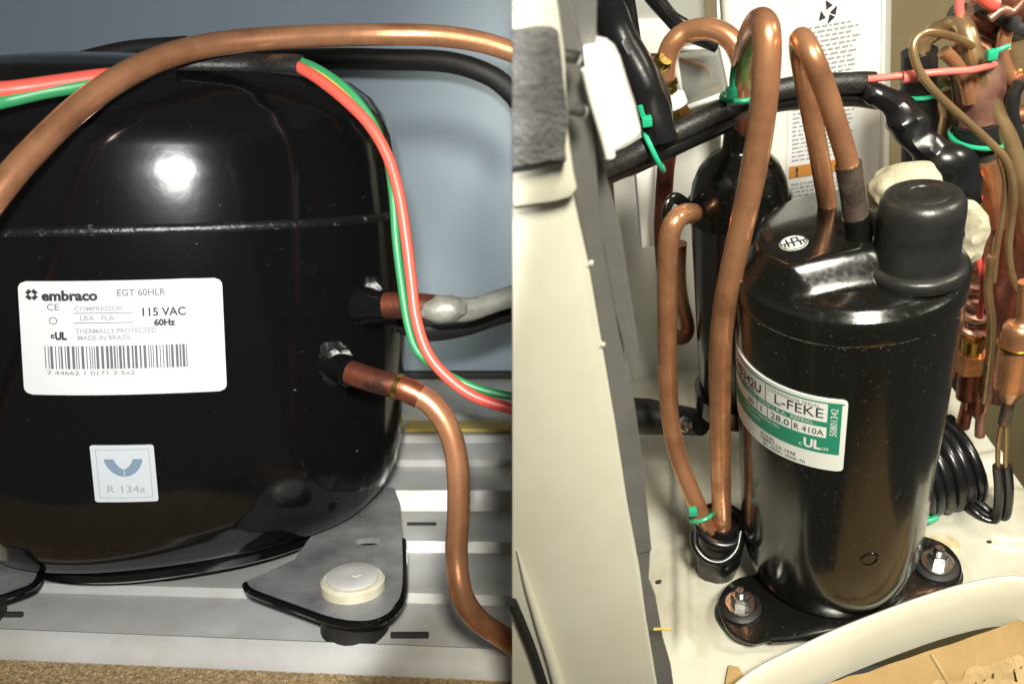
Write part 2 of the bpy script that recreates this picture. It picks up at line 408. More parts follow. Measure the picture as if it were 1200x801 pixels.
# label
def quadmap(tl, tr, bl, br):
    C4 = [w2l(hitL(*q)) for q in (tl, tr, bl, br)]
    w = ((C4[1][0] - C4[0][0]) + (C4[3][0] - C4[2][0])) / 2; h = ((C4[0][2] - C4[2][2]) + (C4[1][2] - C4[3][2])) / 2
    def fn(x, y, lift=0, eps=.0003):
        u, v = x / w, y / h
        X = (C4[2][0] * (1 - u) + C4[3][0] * u) * (1 - v) + (C4[0][0] * (1 - u) + C4[1][0] * u) * v
        Z = (C4[2][2] * (1 - u) + C4[3][2] * u) * (1 - v) + (C4[0][2] * (1 - u) + C4[1][2] * u) * v
        return frontL(X, Z, eps + .0003 * lift - (0 if lift or eps > .0005 else .0006))
    return fn, w, h
fn, w, h = quadmap((21, 329), (260, 325), (29, 461), (266, 457))
LAB = mk('rating_label', sheet(fn, w, h, .0035), 'paper', CL, label='white rating label with barcode and 115 VAC print')
ink = lambda x, y: fn(x, y, 1, .00038)
u_ = w / 245.0                                  # one photo pixel on the label
X = lambda px: (px - 22) * u_
Y = lambda py: h - (py - 327) * u_
pr = [text2d('embraco', 13 * u_, X(49), Y(352), 1.02, bold=.0003 * 1), text2d('115 VAC', 11 * u_, X(164), Y(374), .98, bold=.00012), text2d('60Hz', 8.5 * u_, X(180), Y(387), 1.0, bold=.0002)]
for k, (a, b) in enumerate([(34, 341), (41, 341), (34, 348), (41, 348)]):
    pr.append(rotate2d(rect2d(X(a) - 3.3 * u_, Y(b) - 2.4 * u_, X(a) + 3.3 * u_, Y(b) + 2.4 * u_), rad((45, -45, -45, 45)[k]), (X(a), Y(b))))
pr += [text2d('c', 7 * u_, X(57), Y(402), 1, bold=.0002), text2d('UL', 10 * u_, X(62), Y(404), .8, bold=.0003)]
mk('dark_print', mapped(join(*pr), ink), 'ink', LAB, flat=True)
pg = [text2d('EGT 60HLR', 9 * u_, X(137), Y(347), .95, bold=.00006), text2d('CE', 9 * u_, X(54), Y(365), 1), ring2d(X(61), Y(379), 5 * u_, 5 * u_, 1.2 * u_, 16)]
pg += [rect2d(X(85), Y(369.6), X(155), Y(368.6), 12), rect2d(X(85), Y(382.6), X(155), Y(381.6), 12)]
xb = 49
rb = random.Random(3)
while xb < 220:
    bw = rb.choice((1.2, 1.2, 2.2, 3.2)); pg.append(rect2d(X(xb), Y(444), X(xb + bw), Y(413))); xb += bw + rb.choice((1.4, 1.4, 2.6))
pg += [text2d('7 44662 1 0171 2 5x2', 5.5 * u_, X(50), Y(452), 1.55)]
mk('grey_print', mapped(join(*pg), ink), 'ink_grey', LAB, flat=True)
pp = [text2d('COMPRESSOR', 6 * u_, X(86), Y(366), 1.1, bold=.00006), text2d('LRA   FLA', 7 * u_, X(92), Y(379), 1.0, bold=.00006), text2d('THERMALLY PROTECTED', 6.5 * u_, X(86), Y(396), .95, bold=.00006), text2d('MADE IN BRAZIL', 6.5 * u_, X(88), Y(405), .95, bold=.00006)]
mk('faint_print', mapped(join(*pp), ink), 'ink_pale', LAB, flat=True)
fn2, w2, h2 = quadmap((105, 521), (180, 520), (112, 587), (186, 586))
ST = mk('refrigerant_sticker', sheet(fn2, w2, h2, .0012, 8, 4), 'paper_grey', CL, label='small square sticker with blue wing emblem')
ink2 = lambda x, y: fn2(x, y, 1, .00038)
wing = []
W_L = [(.20, .76), (.205, .70), (.24, .62), (.31, .53), (.40, .47), (.495, .45), (.495, .58), (.44, .61), (.40, .66), (.37, .70), (.35, .76)]
for s in (0, 1):
    V = [Vector(((x if s == 0 else 1 - x) * w2, y * h2, 0)) for x, y in W_L]
    wing.append((V, [tuple(range(len(V)))]))
    for k in range(3):
        t = .27 + .075 * k; x0_ = (t if s == 0 else 1 - t) * w2
mk('wing_emblem', mapped(join(*wing), ink2), 'ink_blue', ST, flat=True)
mk('refrigerant_print', mapped(join(text2d('R 134a', h2 * .13, w2 * .5, h2 * .17, 1.15, 'CENTER'), rect2d(w2 * .08, h2 * .92, w2 * .92, h2 * .93, 10), rect2d(w2 * .08, h2 * .07, w2 * .92, h2 * .08, 10), rect2d(w2 * .08, h2 * .08, w2 * .09, h2 * .92, 1, 8), rect2d(w2 * .91, h2 * .08, w2 * .92, h2 * .92, 1, 8)), ink2), 'ink_pale', ST, flat=True)

# feet: grey pressed plates
def foot(name, outl, z, slot_px, gp):
    o = [LZ(px, py, z) for px, py in outl]
    holes = []
    if slot_px:
        c = LZ(*slot_px, z); holes = [[c + Vector((.0085 * math.cos(a), .0048 * math.sin(a), 0)) for a in [2 * math.pi * k / 16 for k in range(16)]]]
    pl = mk(name, slab(o, (0, 0, -.0035), holes, 0), 'foot_steel', CL)
    mk('folded_edge', tube([p + Vector((0, 0, -.002)) for p in o[:len(o) // 2 + 2]], .0022, 8, 3), 'black_paint', pl)
    g = LZ(*gp, z)
    mk('foot_bush', lathe(g + Vector((0, 0, -.001)), (0, 0, 1), [(.0150, 0), (.0165, .001), (.0165, .0055), (.0150, .0068), (.006, .0064), (.0055, .003)], 32), 'cream_grommet', CL)
    mk('bush_plate', lathe(g + Vector((0, 0, .0059)), (0, 0, 1), [(.0135, 0), (.0135, .0012), (.0125, .0018), (.004, .0015)], 32), 'galv', CL)
    mk('foot_stud', lathe(g + Vector((.002, 0, .006)), (0, 0, 1), [(.0030, 0), (.0030, .0012), (.0024, .0018)], 6), 'galv', CL)
    mk('rubber_mount', lathe(Vector((g.x, g.y, .0005)), (0, 0, 1), [(.016, 0), (.018, .003), (.0165, z * .5), (.018, z - .005)], 28), 'rubber', CL)
OUT = [(288, 681), (296, 690), (345, 708), (392, 724), (430, 727), (455, 718), (470, 698), (473, 670), (472, 630), (469, 590), (462, 571), (446, 570), (405, 590), (370, 620), (345, 655)]
foot('foot_plate', OUT, .026, (432, 634), (414, 688))
axp = 168
foot('foot_plate', [(-60, 690), (-20, 700), (20, 690), (38, 682), (44, 672), (36, 662), (10, 655), (-20, 640), (-60, 645), (-90, 665)], .026, None, (-45, 678))

# stubs
def stub(name, a, b, r, m, parent): return mk(name, tube([a, b], r, 16, 1, smooth=False), m, parent)
pa = hitL(392, 428); pb = pa + Vector((.026, -.022, -.0065))
s1 = mk('process_stub', lathe(hitL(396, 428) + Vector((-.008, .004, .003)), (pb - pa), [(.0125, 0), (.011, .006), (.0085, .011), (.0082, .022), (.0075, .0225)], 20), 'black_paint', CL)
mk('weld_bead', blob(hitL(388, 424), (.014, .006, .012), .25, 3, sub=3), 'seam_wear', s1)
pc = hitL(440, 355)
s2 = mk('suction_stub', lathe(hitL(432, 358) + Vector((-.006, 0, 0)), Vector((1, -.35, -.02)), [(.0125, 0), (.011, .008), (.0095, .012), (.0095, .028), (.0085, .0285)], 20), 'black_paint', CL)
mk('weld_bead', blob(hitL(434, 348), (.008, .006, .012), .25, 3, sub=3, seed=4), 'seam_wear', s2)

# copper pipes
def lpipe(name, pts, r, m, label, cat='pipe', **k):
    P = [K(px, py, d) for px, py, d in pts]
    return mk(name, tube(P, r, 18, 8, **k), m, label=label, cat=cat, frame='L')
lpipe('copper_pipe', [(-190, 700, .40), (-175, 600, .36), (-150, 490, .325), (-105, 380, .305), (-50, 292, .306), (0, 222, .315), (40, 176, .325), (90, 128, .338), (140, 92, .35), (195, 66, .364), (260, 51, .38), (340, 44, .395), (430, 41, .41), (510, 42, .418), (565, 50, .424), (603, 62, .428), (609, 65, .4285)], .0054, 'copper', 'bright copper pipe arching over the dome of the large black compressor')
P = [hitL(396, 428) + (pb - pa) * .45] 
lp = thing('process_pipe', 'copper pipe bending down from the side stub of the large black compressor to the tray', 'pipe', pb, 'L')
d0 = (pb - CAM).dot(FWD)
print('stub depth', d0)
pts = [(414, 437, .372), (440, 446, .368), (475, 456, .365), (505, 473, .365), (526, 503, .366), (536, 545, .368), (537, 600, .37), (535, 650, .37), (541, 695, .368), (560, 725, .375), (590, 746, .385), (609, 757, .390)]
mk('pipe', tube([K(*p) for p in pts], .0052, 18, 8), 'copper', lp)
mk('burnt_end', tube([K(*p) for p in [(410, 436, .3725), (440, 446, .368), (470, 454, .3652), (492, 464, .365)]], .00565, 18, 6), 'copper_burnt', lp)
mk('braze_ring', tube([K(464, 452, .3655), K(470, 454, .365)], .0060, 16, 1, smooth=False), 'brass', lp)
# suction line with grey insulation tail
sl = thing('suction_pipe', 'short copper pipe with solder lump and grey wrapped tail beside the red wire', 'pipe', K(470, 358, .40), 'L')
mk('pipe', tube([K(*p) for p in [(452, 358, .405), (480, 358, .402), (510, 361, .40), (530, 363, .40)]], .0068, 16, 6), 'copper_burnt', sl)
mk('solder_lump', blob(K(519, 362, .398), (.012, .008, .0068), .16, 2, sub=3), 'solder', sl)
mk('wrapped_tail', tube([K(*p) for p in [(520, 362, .40), (550, 362, .405), (580, 354, .41), (608, 345, .415)]], [.0068, .006, .0055, .0055, .0055], 14, 6, wob=.14), 'solder', sl)
lpipe('suction_shadow_tube', [(470, 372, .45), (500, 382, .45), (540, 377, .455), (575, 366, .46), (608, 357, .465)], .0085, 'rubber', 'black tube standing in for the shadow under the grey wrapped suction pipe', 'hose')  # cast shadow of the suction pipe, modelled as a black tube
# wires
def wire(name, pts, r, m, label): return lpipe(name, pts, r, m, label, 'wire')
wire('red_wire', [(345, 76, .386), (372, 92, .382), (405, 118, .378), (434, 148, .376), (455, 185, .376), (468, 230, .376), (476, 280, .377), (482, 330, .378), (488, 375, .378), (502, 415, .378), (528, 445, .378), (560, 466, .378), (607, 481, .378)], .0027, 'red_wire', 'red wire hanging down the right flank of the large black compressor')
wire('green_wire', [(345, 69, .389), (375, 82, .385), (408, 106, .381), (435, 140, .380), (452, 180, .380), (460, 225, .381), (464, 280, .382), (470, 330, .384), (478, 380, .384), (490, 412, .383), (520, 436, .382), (560, 455, .382), (607, 466, .382)], .0020, 'green_wire', 'green wire behind the red wire on the flank of the large black compressor')
wire('yellow_wire', [(352, 74, .3875), (380, 90, .383), (408, 114, .3795), (434, 146, .3785), (450, 182, .3785)], .0012, 'yellow_wire', 'thin yellow wire strand between the red wire and the green wire')
wire('red_wire', [(-200, 200, .42), (-160, 150, .36), (-100, 122, .325), (-30, 109, .325), (20, 104, .332), (70, 97, .34), (112, 91, .347), (138, 88, .352), (165, 80, .362)], .0035, 'red_wire', 'red wire lying across the dome top behind the arching copper pipe')
wire('green_wire', [(-205, 215, .42), (-165, 166, .36), (-105, 140, .325), (-30, 126, .325), (10, 117, .331), (50, 108, .337), (90, 101, .343), (130, 93, .350), (160, 84, .36)], .003, 'green_wire', 'green wire lying across the dome top beside the flat red wire')
mk('wire_sleeve', tube([K(*p) for p in [(205, 72, .385), (290, 74, .394), (330, 74, .388), (352, 75, .386)]], .0052, 14, 6, flat=.7), 'black_braid', label='black fabric sleeve gathering the red and green wires on the dome top', cat='cable sleeve', frame='L')
lpipe('black_hose_or_shadow', [(-160, 150, .54), (-100, 114, .51), (-40, 96, .50), (20, 88, .50), (80, 74, .50), (150, 58, .50), (220, 52, .50)], .005, 'rubber', 'black hose lying behind the dome top above the flat red wire', 'hose')
lpipe('black_hose_or_shadow', [(215, 78, .60), (300, 72, .60), (394, 69, .60), (450, 70, .60), (525, 73, .60), (575, 89, .60), (603, 112, .60), (608, 120, .60)], .0078, 'rubber', 'thick black tube standing in for the shadow just under the arching copper pipe', 'hose')  # shadow band of the arching pipe, given shape as a black tube

# =================================================================== RIGHT BAY: air conditioner unit, tipped towards the viewer
UPR = Vector((0, 0, 1))
# ---- base pan: cream floor with embossed wells, outer wall
T = thing('base_pan', 'cream painted base pan with raised front rim carrying the black rotary compressor', 'base pan', (0, 0, -.01))
fl = RZ(868, 722, .0); fr_ = RZ(1098, 676, .0); fb = Vector((.012, .058, 0))
def ss(a, b, x): t = max(0, min(1, (x - a) / (b - a))); return t * t * (3 - 2 * t)
top = [(835, 826), (867, 797), (893, 779), (940, 756), (991, 733), (1067, 704), (1120, 687), (1165, 677), (1200, 676), (1250, 684)]
P = spline([RZ(px, py, .016) for px, py in top], 6)
def rim_y(x):
    if x <= P[0].x: return P[0].y
    for a, b in zip(P, P[1:]):
        if a.x <= x <= b.x: return a.y + (b.y - a.y) * (x - a.x) / (b.x - a.x)
    return P[-1].y
def panfn(u, v):
    x = -.17 + .30 * u; y0_ = rim_y(x); y = y0_ + (.265 - y0_) * v ** 1.3
    z = 0
    for c in (fl, fr_): z += .006 * (1 - ss(.012, .020, math.hypot(x - c.x, y - c.y)))
    z += .005 * (1 - ss(.002, .006, abs(x + .083 - .15 * y))) * ss(-.05, -.03, y)          # rib along the side panel
    z += .006 * (1 - ss(.018, .026, math.hypot((x - .112) * .8, y - .020)))                # corner boss
    z += .004 * (1 - ss(.003, .008, abs(y - .055 - .1 * x))) * ss(.05, .07, x)
    z -= .004 * (1 - ss(.045, .062, math.hypot(x, y - .01)))
    return (x, y, z)
mk('pan_floor', grid(150, 140, panfn), 'cream_pan', T, sharp=60)
V, F = [], []
for i, p in enumerate(P):
    t = (P[min(i + 1, len(P) - 1)] - P[max(i - 1, 0)]).normalized(); n = Vector((t.y, -t.x, 0)).normalized()   # outward
    for off, z in ((-.0012, -.008), (-.0012, -.001), (-.0008, .0), (.0002, .0006), (.0012, .0), (.0022, -.0012), (.0042, -.012), (.0060, -.022), (.0062, -.034)):
        V.append(p + n * off + UPR * z)
k = 9
for i in range(len(P) - 1):
    for j in range(k - 1): F.append((i * k + j, i * k + j + 1, (i + 1) * k + j + 1, (i + 1) * k + j))
mk('front_rim', (V, F), 'cream', T, sharp=50)
c = RZ(1106, 640, .0)
mk('rust_smear', lathe(c + UPR * .0006, UPR, [(.001, 0), (.0085, .0), (.0085, .0004), (.001, .0008)], 20), 'rust', T)
for px, py in ((772, 681), (1160, 634)):
    mk('speck', blob(RZ(px, py, .002), (.0018, .0012, .001), .4, 2, sub=2), 'dark', T)

# ---- cardboard under the rim
T = thing('cardboard_box', 'torn brown corrugated cardboard box edge below the cream pan rim', 'box', RZ(1120, 790, -.02))
ot = [(900, 836), (960, 804), (1030, 782), (1157, 739), (1260, 703)]
def cardfn(u, v):
    q = spline([RZ(px, py, -.012) for px, py in ot], 8); x = u * (len(q) - 1); i = min(int(x), len(q) - 2); p = q[i].lerp(q[i + 1], x - i)
    return p + Vector((.010, -.030, 0)) * v * 2.2 + UPR * (-.040 * v * 1.6 + .0016 * noise.noise(Vector((u * 14, v * 5, 1))))
mk('wall_sheet', grid(60, 14, cardfn), 'card', T, sharp=60)
def flap(u, v):
    p = Vector(cardfn(u, 1)); return p + Vector((.01 * v, -.30 * v, -.03 * v + .004 * noise.noise(Vector((u * 6, v * 4, 2)))))
mk('front_flap', grid(30, 16, flap), 'card', T, sharp=60)
def torn(u, v):
    e = .20 + .08 * noise.noise(Vector((u * 22, 0, 4))) + .05 * noise.noise(Vector((u * 70, 0, 9)))
    p = Vector(cardfn(.25 + .75 * u, e + v * .7)); return p + Vector((.002, -.004, .0014 + .0008 * noise.noise(Vector((u * 16, v * 3, 5))) + .0006 * (1 - v) * noise.noise(Vector((u * 45, 0, 8)))))
mk('torn_liner', grid(120, 8, torn), 'card_torn', T, sharp=30)
def flute(u, v):
    e = .17 + .06 * noise.noise(Vector((u * 18, 0, 7)))
    p = Vector(cardfn(.25 + .75 * u, e + v * .12)); return p + Vector((0, 0, .0006 + .0006 * math.sin(u * 150)))
mk('corrugated_flute', grid(420, 3, flute), 'card_torn', T, sharp=60)
q = spline([cardfn(.62, .02), cardfn(.625, .12), cardfn(.63, .26)], 4)
mk('crease', tube([p + Vector((0, -.0003, .0003)) for p in q], .0009, 6, 1, smooth=False), 'card_torn', T)
def scrap(u, v): return RZ(852 + 14 * u + 4 * v, 776 + 12 * u + 16 * v, .002 + .001 * u)
mk('cardboard_scrap', slab([RZ(854, 778, .003), RZ(866, 781, .004), RZ(874, 796, .003), RZ(862, 806, .003), RZ(850, 800, .003)], (0, 0, -.002)), 'card', label='small brown cardboard scrap wedged beside the rim end', cat='scrap')

# ---- cabinet side panel with foam pad, on the seam between the two bays
yp = RZ(792, 805, 0).y - .050
T = thing('cabinet_panel', 'cream sheet metal cabinet panel with grey foam pad and folded grey flange', 'cabinet panel', RY(690, 860, yp))
def pf(px, py, o=0): return RY(px, py, yp) + Vector((0, -o, 0))
face = [(600, 4), (628, 0), (652, -6), (660, 60), (664, 180), (672, 230), (690, 310), (705, 400), (722, 500), (737, 600), (750, 668), (757, 722), (770, 801), (778, 860), (600, 860)]
back = Vector((.004, .018, 0))
fo = [pf(*p) for p in face]
mk('face_sheet', slab(fo, (0, .006, 0), bev=.0008), 'cream', T)
# left side sheet of the cabinet, running back from the seam
lo_, hi_ = pf(600.5, 858), pf(600.5, 6)
dv = (MRI.to_3x3() @ Vector((.10, 1, -.1))).normalized() * .24
dv2 = (MRI.to_3x3() @ Vector((.10, 1, .25))).normalized() * .30
mk('side_sheet', slab([lo_ + Vector((.0005, .006, 0)), hi_ + Vector((.0005, .006, 0)), hi_ + dv2, lo_ + dv], Vector((.0015, 0, 0))), 'galv_dull', T)
up_ = [(600, 4), (628, 0), (652, -6), (661, 60), (665, 150), (672, 200), (676, 214), (668, 224), (650, 229), (600, 236)]
mk('upper_frame', slab([pf(*p, .004) for p in up_], (0, .0038, 0), bev=.0012), 'cream', T)
fm = [(600, 27), (612, 25), (628, 23), (645, 25), (653, 28), (656, 55), (659, 80), (662, 110), (663, 135), (661, 160), (661, 172), (645, 173), (632, 176), (612, 180), (600, 181)]
rj = random.Random(5)
fo2 = [pf(px + (rj.uniform(-.8, .8) if px > 600 else 0), py + rj.uniform(-.8, .8), .0085) for px, py in fm]
FMP = mk('foam_pad', slab(fo2, (0, .004, 0), bev=.0006), 'felt', T)
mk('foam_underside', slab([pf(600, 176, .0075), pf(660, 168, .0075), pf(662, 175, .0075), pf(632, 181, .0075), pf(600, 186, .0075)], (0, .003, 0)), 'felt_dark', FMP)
# flange: front facing strip and set back strip
s1 = [(653, -6), (668, -10), (682, 60), (690, 110), (700, 180), (709, 300), (727, 400), (747, 490), (757, 560), (767, 664), (750, 668), (737, 600), (722, 500), (705, 400), (690, 310), (672, 230), (664, 180), (660, 60)]
mk('flange', slab([pf(*p, -.0075) for p in s1], (0, .0015, 0), bev=.0004), 'galv_dull', T, sharp=15)
s2 = [(668, -10), (706, -10), (705, 60), (700, 120), (706, 190), (722, 250), (735, 300), (745, 370), (756, 440), (748, 478), (727, 400), (709, 300), (700, 180), (690, 110), (682, 60)]
mk('rear_flange', slab([pf(*p, -.014) for p in s2], (0, .0015, 0), bev=.0004), 'galv_dull', T, sharp=15)
s3 = [(748, 668), (766, 666), (764, 700), (772, 720), (781, 770), (790, 800), (798, 860), (776, 860), (770, 801), (757, 722)]
mk('lower_flange', slab([pf(*p, -.0085) for p in s3], (0, .0015, 0), bev=.0004), 'galv_dull', T, sharp=15)
for a, b in (((688, 312), (698, 306)), ((702, 407), (711, 401))):
    mk('louvre_nick', tube([pf(*a, .0), pf((a[0] + b[0]) / 2, (a[1] + b[1]) / 2 - 1, .0), pf(b[0] - 4, b[1] + 2, .0)], [.0002, .0009, .0004], 8, 4), 'cream', T)
for a, b in (((661, 70), (678, 67)), ((670, 133), (686, 131))):
    p0, p1 = pf(*a, -.003), pf(*b, .0005); L_ = (p1 - p0).length; pr = [(.0006, 0)]
    nth = 7
    for k in range(nth): pr += [(.0016, L_ * (k + .25) / nth), (.0009, L_ * (k + .75) / nth)]
    mk('screw', lathe(p0, p1 - p0, pr + [(.0006, L_)], 12), 'zinc', T)
mk('gasket', tube([pf(px, py, .002) for px, py in [(600, 700), (612, 728), (625, 762), (640, 808), (654, 850)]], .0020, 10, 6), 'rubber', T)
mk('edge_roll', tube([pf(px, py, .0015) for px, py in [(606, 640), (618, 680), (634, 730), (650, 780), (668, 850)]], [.0002, .0014, .0022, .0026, .003], 14, 6), 'cream', T)
wp = [pf(768, 747, -.004), pf(778, 744, -.003), pf(788, 742, -.002)]
mk('paper_string', tube(wp, .0006, 6, 4), 'yellow_band', T)

# ---- white plastic cover hooked on the flange
cv = [(683, 67), (700, 65), (714, 68), (724, 76), (731, 90), (741, 122), (752, 155), (744, 164), (722, 176), (719, 187), (712, 186), (702, 158), (692, 115)]
yc = yp + .004
T = thing('plastic_cover', 'bright white plastic cover with rounded shoulder hooked on the grey flange', 'plastic cover', RY(715, 188, yc))
mk('cover', slab([RY(px, py, yc) for px, py in cv], (.001, .018, 0), bev=.0010), 'white_plastic', T, sharp=50)
mk('edge_rib', tube([RY(px, py, yc - .0005) for px, py in [(687, 80), (697, 120), (709, 160), (715, 184)]], .0014, 8, 5), 'white_plastic', T)

# ---- rear things
yw = .235
khaki = mk('wall', slab([RY(620, -60, .34), RY(1330, -60, .34), RY(1330, 780, .34), RY(620, 780, .34)], (0, .01, 0)), 'khaki', kind='structure')
T = thing('rear_cabinet_sheet', 'pale cream rear sheet behind the tall black accumulator', 'metal sheet', RY(790, 480, .20))
mk('sheet', slab([RY(712, 110, .20), RY(862, 110, .20), RY(862, 470, .20), RY(735, 470, .20)], (0, .004, 0), bev=.001), 'white_box', T)
mk('clip', slab([RY(744, 190, .12), RY(768, 187, .12), RY(771, 288, .12), RY(752, 292, .12)], (0, .012, 0), bev=.0015), 'white_plastic', T)
T = thing('control_box', 'grey metal control box with pale lid behind the black hoses', 'control box', RY(770, 110, .19))
mk('body', slab([RY(700, -40, .19), RY(828, -40, .19), RY(828, 108, .19), RY(712, 108, .19)], (0, .03, 0), bev=.002), 'grey_box', T)
mk('lid', slab([RY(742, 24, .186), RY(800, 22, .186), RY(800, 62, .186), RY(744, 64, .186)], (0, .0038, 0), bev=.001), 'white_box', T)
mk('yellow_edge', slab([RY(699, -40, .15), RY(705, -40, .15), RY(713, 66, .15), RY(706, 66, .15)], (0, .004, 0)), 'yellow_band', T)
T = thing('clear_casing', 'clear plastic casing with copper strip inside, under the small copper arch', 'plastic casing', RY(822, 125, .15))
yk = .15
fr4 = [(790, 60), (845, 52), (857, 108), (800, 128)]
for a, b in zip(fr4, fr4[1:] + fr4[:1]): mk('edge', tube([RY(*a, yk), RY(*b, yk)], .0016, 8, 1, smooth=False), 'white_plastic', T)
mk('back_plate', slab([RY(*p, yk + .012) for p in fr4], (0, .003, 0)), 'grey_box', T)
mk('pane', slab([RY(*p, yk + .002) for p in fr4], (0, .001, 0)), 'clear', T)
mk('copper_strip', tube([RY(px, py, yk + .008) for px, py in [(796, 70), (815, 75), (828, 80), (833, 90)]], .0013, 8, 5), 'copper', T)
mk('brass_block', slab([RY(822, 103, yk + .006), RY(845, 99, yk + .006), RY(846, 107, yk + .006), RY(823, 112, yk + .006)], (0, .005, 0)), 'brass', T)

# white housing with warning sheet
yh = .165
T = thing('white_housing', 'tall white housing with printed warning sheet behind the black rotary compressor', 'housing', RY(950, 300, yh))
mk('front_sheet', slab([RY(838, -60, yh), RY(1034, -60, yh), RY(1030, 340, yh), RY(850, 340, yh)], (0, .006, 0), bev=.001), 'white_box', T)
rs = RY(1034, -60, yh); rb_ = RY(1030, 340, yh)
mk('side_sheet', slab([rs, rs + Vector((.022, .05, 0)), rb_ + Vector((.022, .05, 0)), rb_], (.002, 0, 0)), 'white_box', T)
mk('edge_moulding', tube([RY(850, -60, yh - .002), RY(858, 100, yh - .002), RY(862, 300, yh - .002)], .004, 10, 4), 'white_box', T)
wl, wr = RY(921, 236, yh).x, RY(998, 236, yh).x; wt, wbm = RY(950, -40, yh).z, RY(950, 236, yh).z
SH = mk('warning_sheet', slab([Vector((wl, yh - .0006, wbm)), Vector((wr, yh - .0006, wbm)), Vector((wr, yh - .0006, wt)), Vector((wl, yh - .0006, wt))], (0, .0004, 0)), 'paper', T)
rw = random.Random(11); W_ = wr - wl
wm = lambda x, y: Vector((wl + x, yh - .0010, wbm + y)); HZ = wt - wbm
zy = lambda py: RY(955, py, yh).z - wbm
L1, L2 = [], []
for k in range(60):
    y_ = zy(226) + k * .0027
    if zy(202) - .004 < y_ < zy(188) + .002 or y_ > zy(28): continue
    x_ = W_ * .07
    while x_ < W_ * rw.uniform(.78, .93):
        l_ = rw.uniform(.001, .0045); L1.append(rect2d(x_, y_, min(x_ + l_, W_ * .94), y_ + .0010)); x_ += l_ + .0011
mk('text_lines', mapped(join(*L1), wm), 'ink_pale', SH, flat=True)
for p0, p1 in ((204, 190), (118, 104)): L2.append(rect2d(W_ * .03, zy(p0), W_ * .97, zy(p1)))
mk('orange_bar', mapped(L2[0], wm), 'ink_orange', SH, flat=True)
mk('orange_bar', mapped(L2[1], wm), 'ink_orange', SH, flat=True)
wm2 = lambda x, y: Vector((wl + x, yh - .0013, wbm + y))
sy = [text2d('!', .006, W_ * .12, zy(202), 1, bold=.0002)]
for dx, dy, a in ((.50, 8, .5), (.58, 16, -.5), (.54, 24, 2.6), (.42, 20, .2)):
    x_, y_ = W_ * dx, zy(dy)
    sy.append(rotate2d(([Vector((x_ - .0018, y_ - .0015, 0)), Vector((x_ + .0018, y_ - .0015, 0)), Vector((x_, y_ + .0032, 0))], [(0, 1, 2)]), a, (x_, y_)))
for s_ in sy: mk('arrow_symbol', mapped(s_, wm2), 'ink', SH, flat=True)

# ---- hoses at the upper left of the unit
def rtube(name, pts, r, m, label, cat, n=16, **k):
    return mk(name, tube([RY(*p) for p in pts], r, n, 8, **k), m, label=label, cat=cat)
rtube('black_hose_or_shadow', [(706, 2, .06), (722, 35, .06), (741, 72, .055), (758, 110, .05), (769, 140, .046), (774, 165, .044)], .0078, 'black_tape', 'thick black taped hose dropping beside the bright white plastic cover', 'hose', wob=.12)
rtube('black_hose_or_shadow', [(722, 20, .06), (738, 52, .058), (758, 85, .055), (772, 115, .05), (776, 150, .045)], .0052, 'rubber', 'thin black rubber hose between the taped hose and the brass valve', 'hose')
rtube('black_cable', [(752, -20, .13), (775, 8, .13), (795, 28, .13), (812, 40, .13), (840, 52, .13)], .0042, 'black_tape', 'glossy black cable crossing the pale lid of the grey control box', 'cable', wob=.25)
rtube('black_cable', [(735, -10, .125), (740, 20, .125), (746, 60, .125)], .0032, 'black_tape', 'short black cable hanging in front of the grey control box', 'cable')

# ---- brass valve
yv = .10
T = thing('brass_valve', 'brass service valve with white collar under the small copper arch', 'valve', RY(792, 135, yv))
ax = (RY(776, 78, yv) - RY(792, 138, yv)).normalized(); b0 = RY(793, 140, yv); px_ = (RY(793, 140, yv) - RY(794, 140, yv)).length
mk('flare_nut', lathe(b0, ax, [(.002, -.002), (16 * px_, 0), (18 * px_, 5 * px_), (16 * px_, 14 * px_), (12 * px_, 17 * px_)], 6), 'brass', T, sharp=20)
mk('collar', lathe(b0 + ax * 16 * px_, ax, [(12 * px_, 0), (17 * px_, 2 * px_), (16 * px_, 13 * px_), (9 * px_, 17 * px_)], 24), 'white_plastic', T)
mk('stem', lathe(b0 + ax * 32 * px_, ax, [(9 * px_, 0), (9 * px_, 8 * px_), (12 * px_, 10 * px_), (12 * px_, 16 * px_), (8 * px_, 22 * px_)], 6), 'brass', T, sharp=20)
mk('side_port', lathe(RY(772, 78, yv), (.3, -.5, .5), [(8 * px_, 0), (11 * px_, 3 * px_), (11 * px_, 14 * px_), (8 * px_, 18 * px_)], 20), 'brass', T)
rtube('copper_arch', [(779, 92, yv), (781, 70, yv), (789, 50, yv), (805, 38, yv), (828, 34, .095), (850, 41, .09), (865, 58, .085), (871, 82, .08), (870, 110, .075)], .0052, 'copper', 'small copper arch rising from the brass valve beside the white housing', 'pipe')
rtube('copper_pipe', [(786, 165, .105), (781, 190, .105), (778, 230, .105), (776, 275, .105), (780, 330, .105)], .0048, 'copper_burnt', 'dark brown copper pipe hanging below the brass valve', 'pipe')

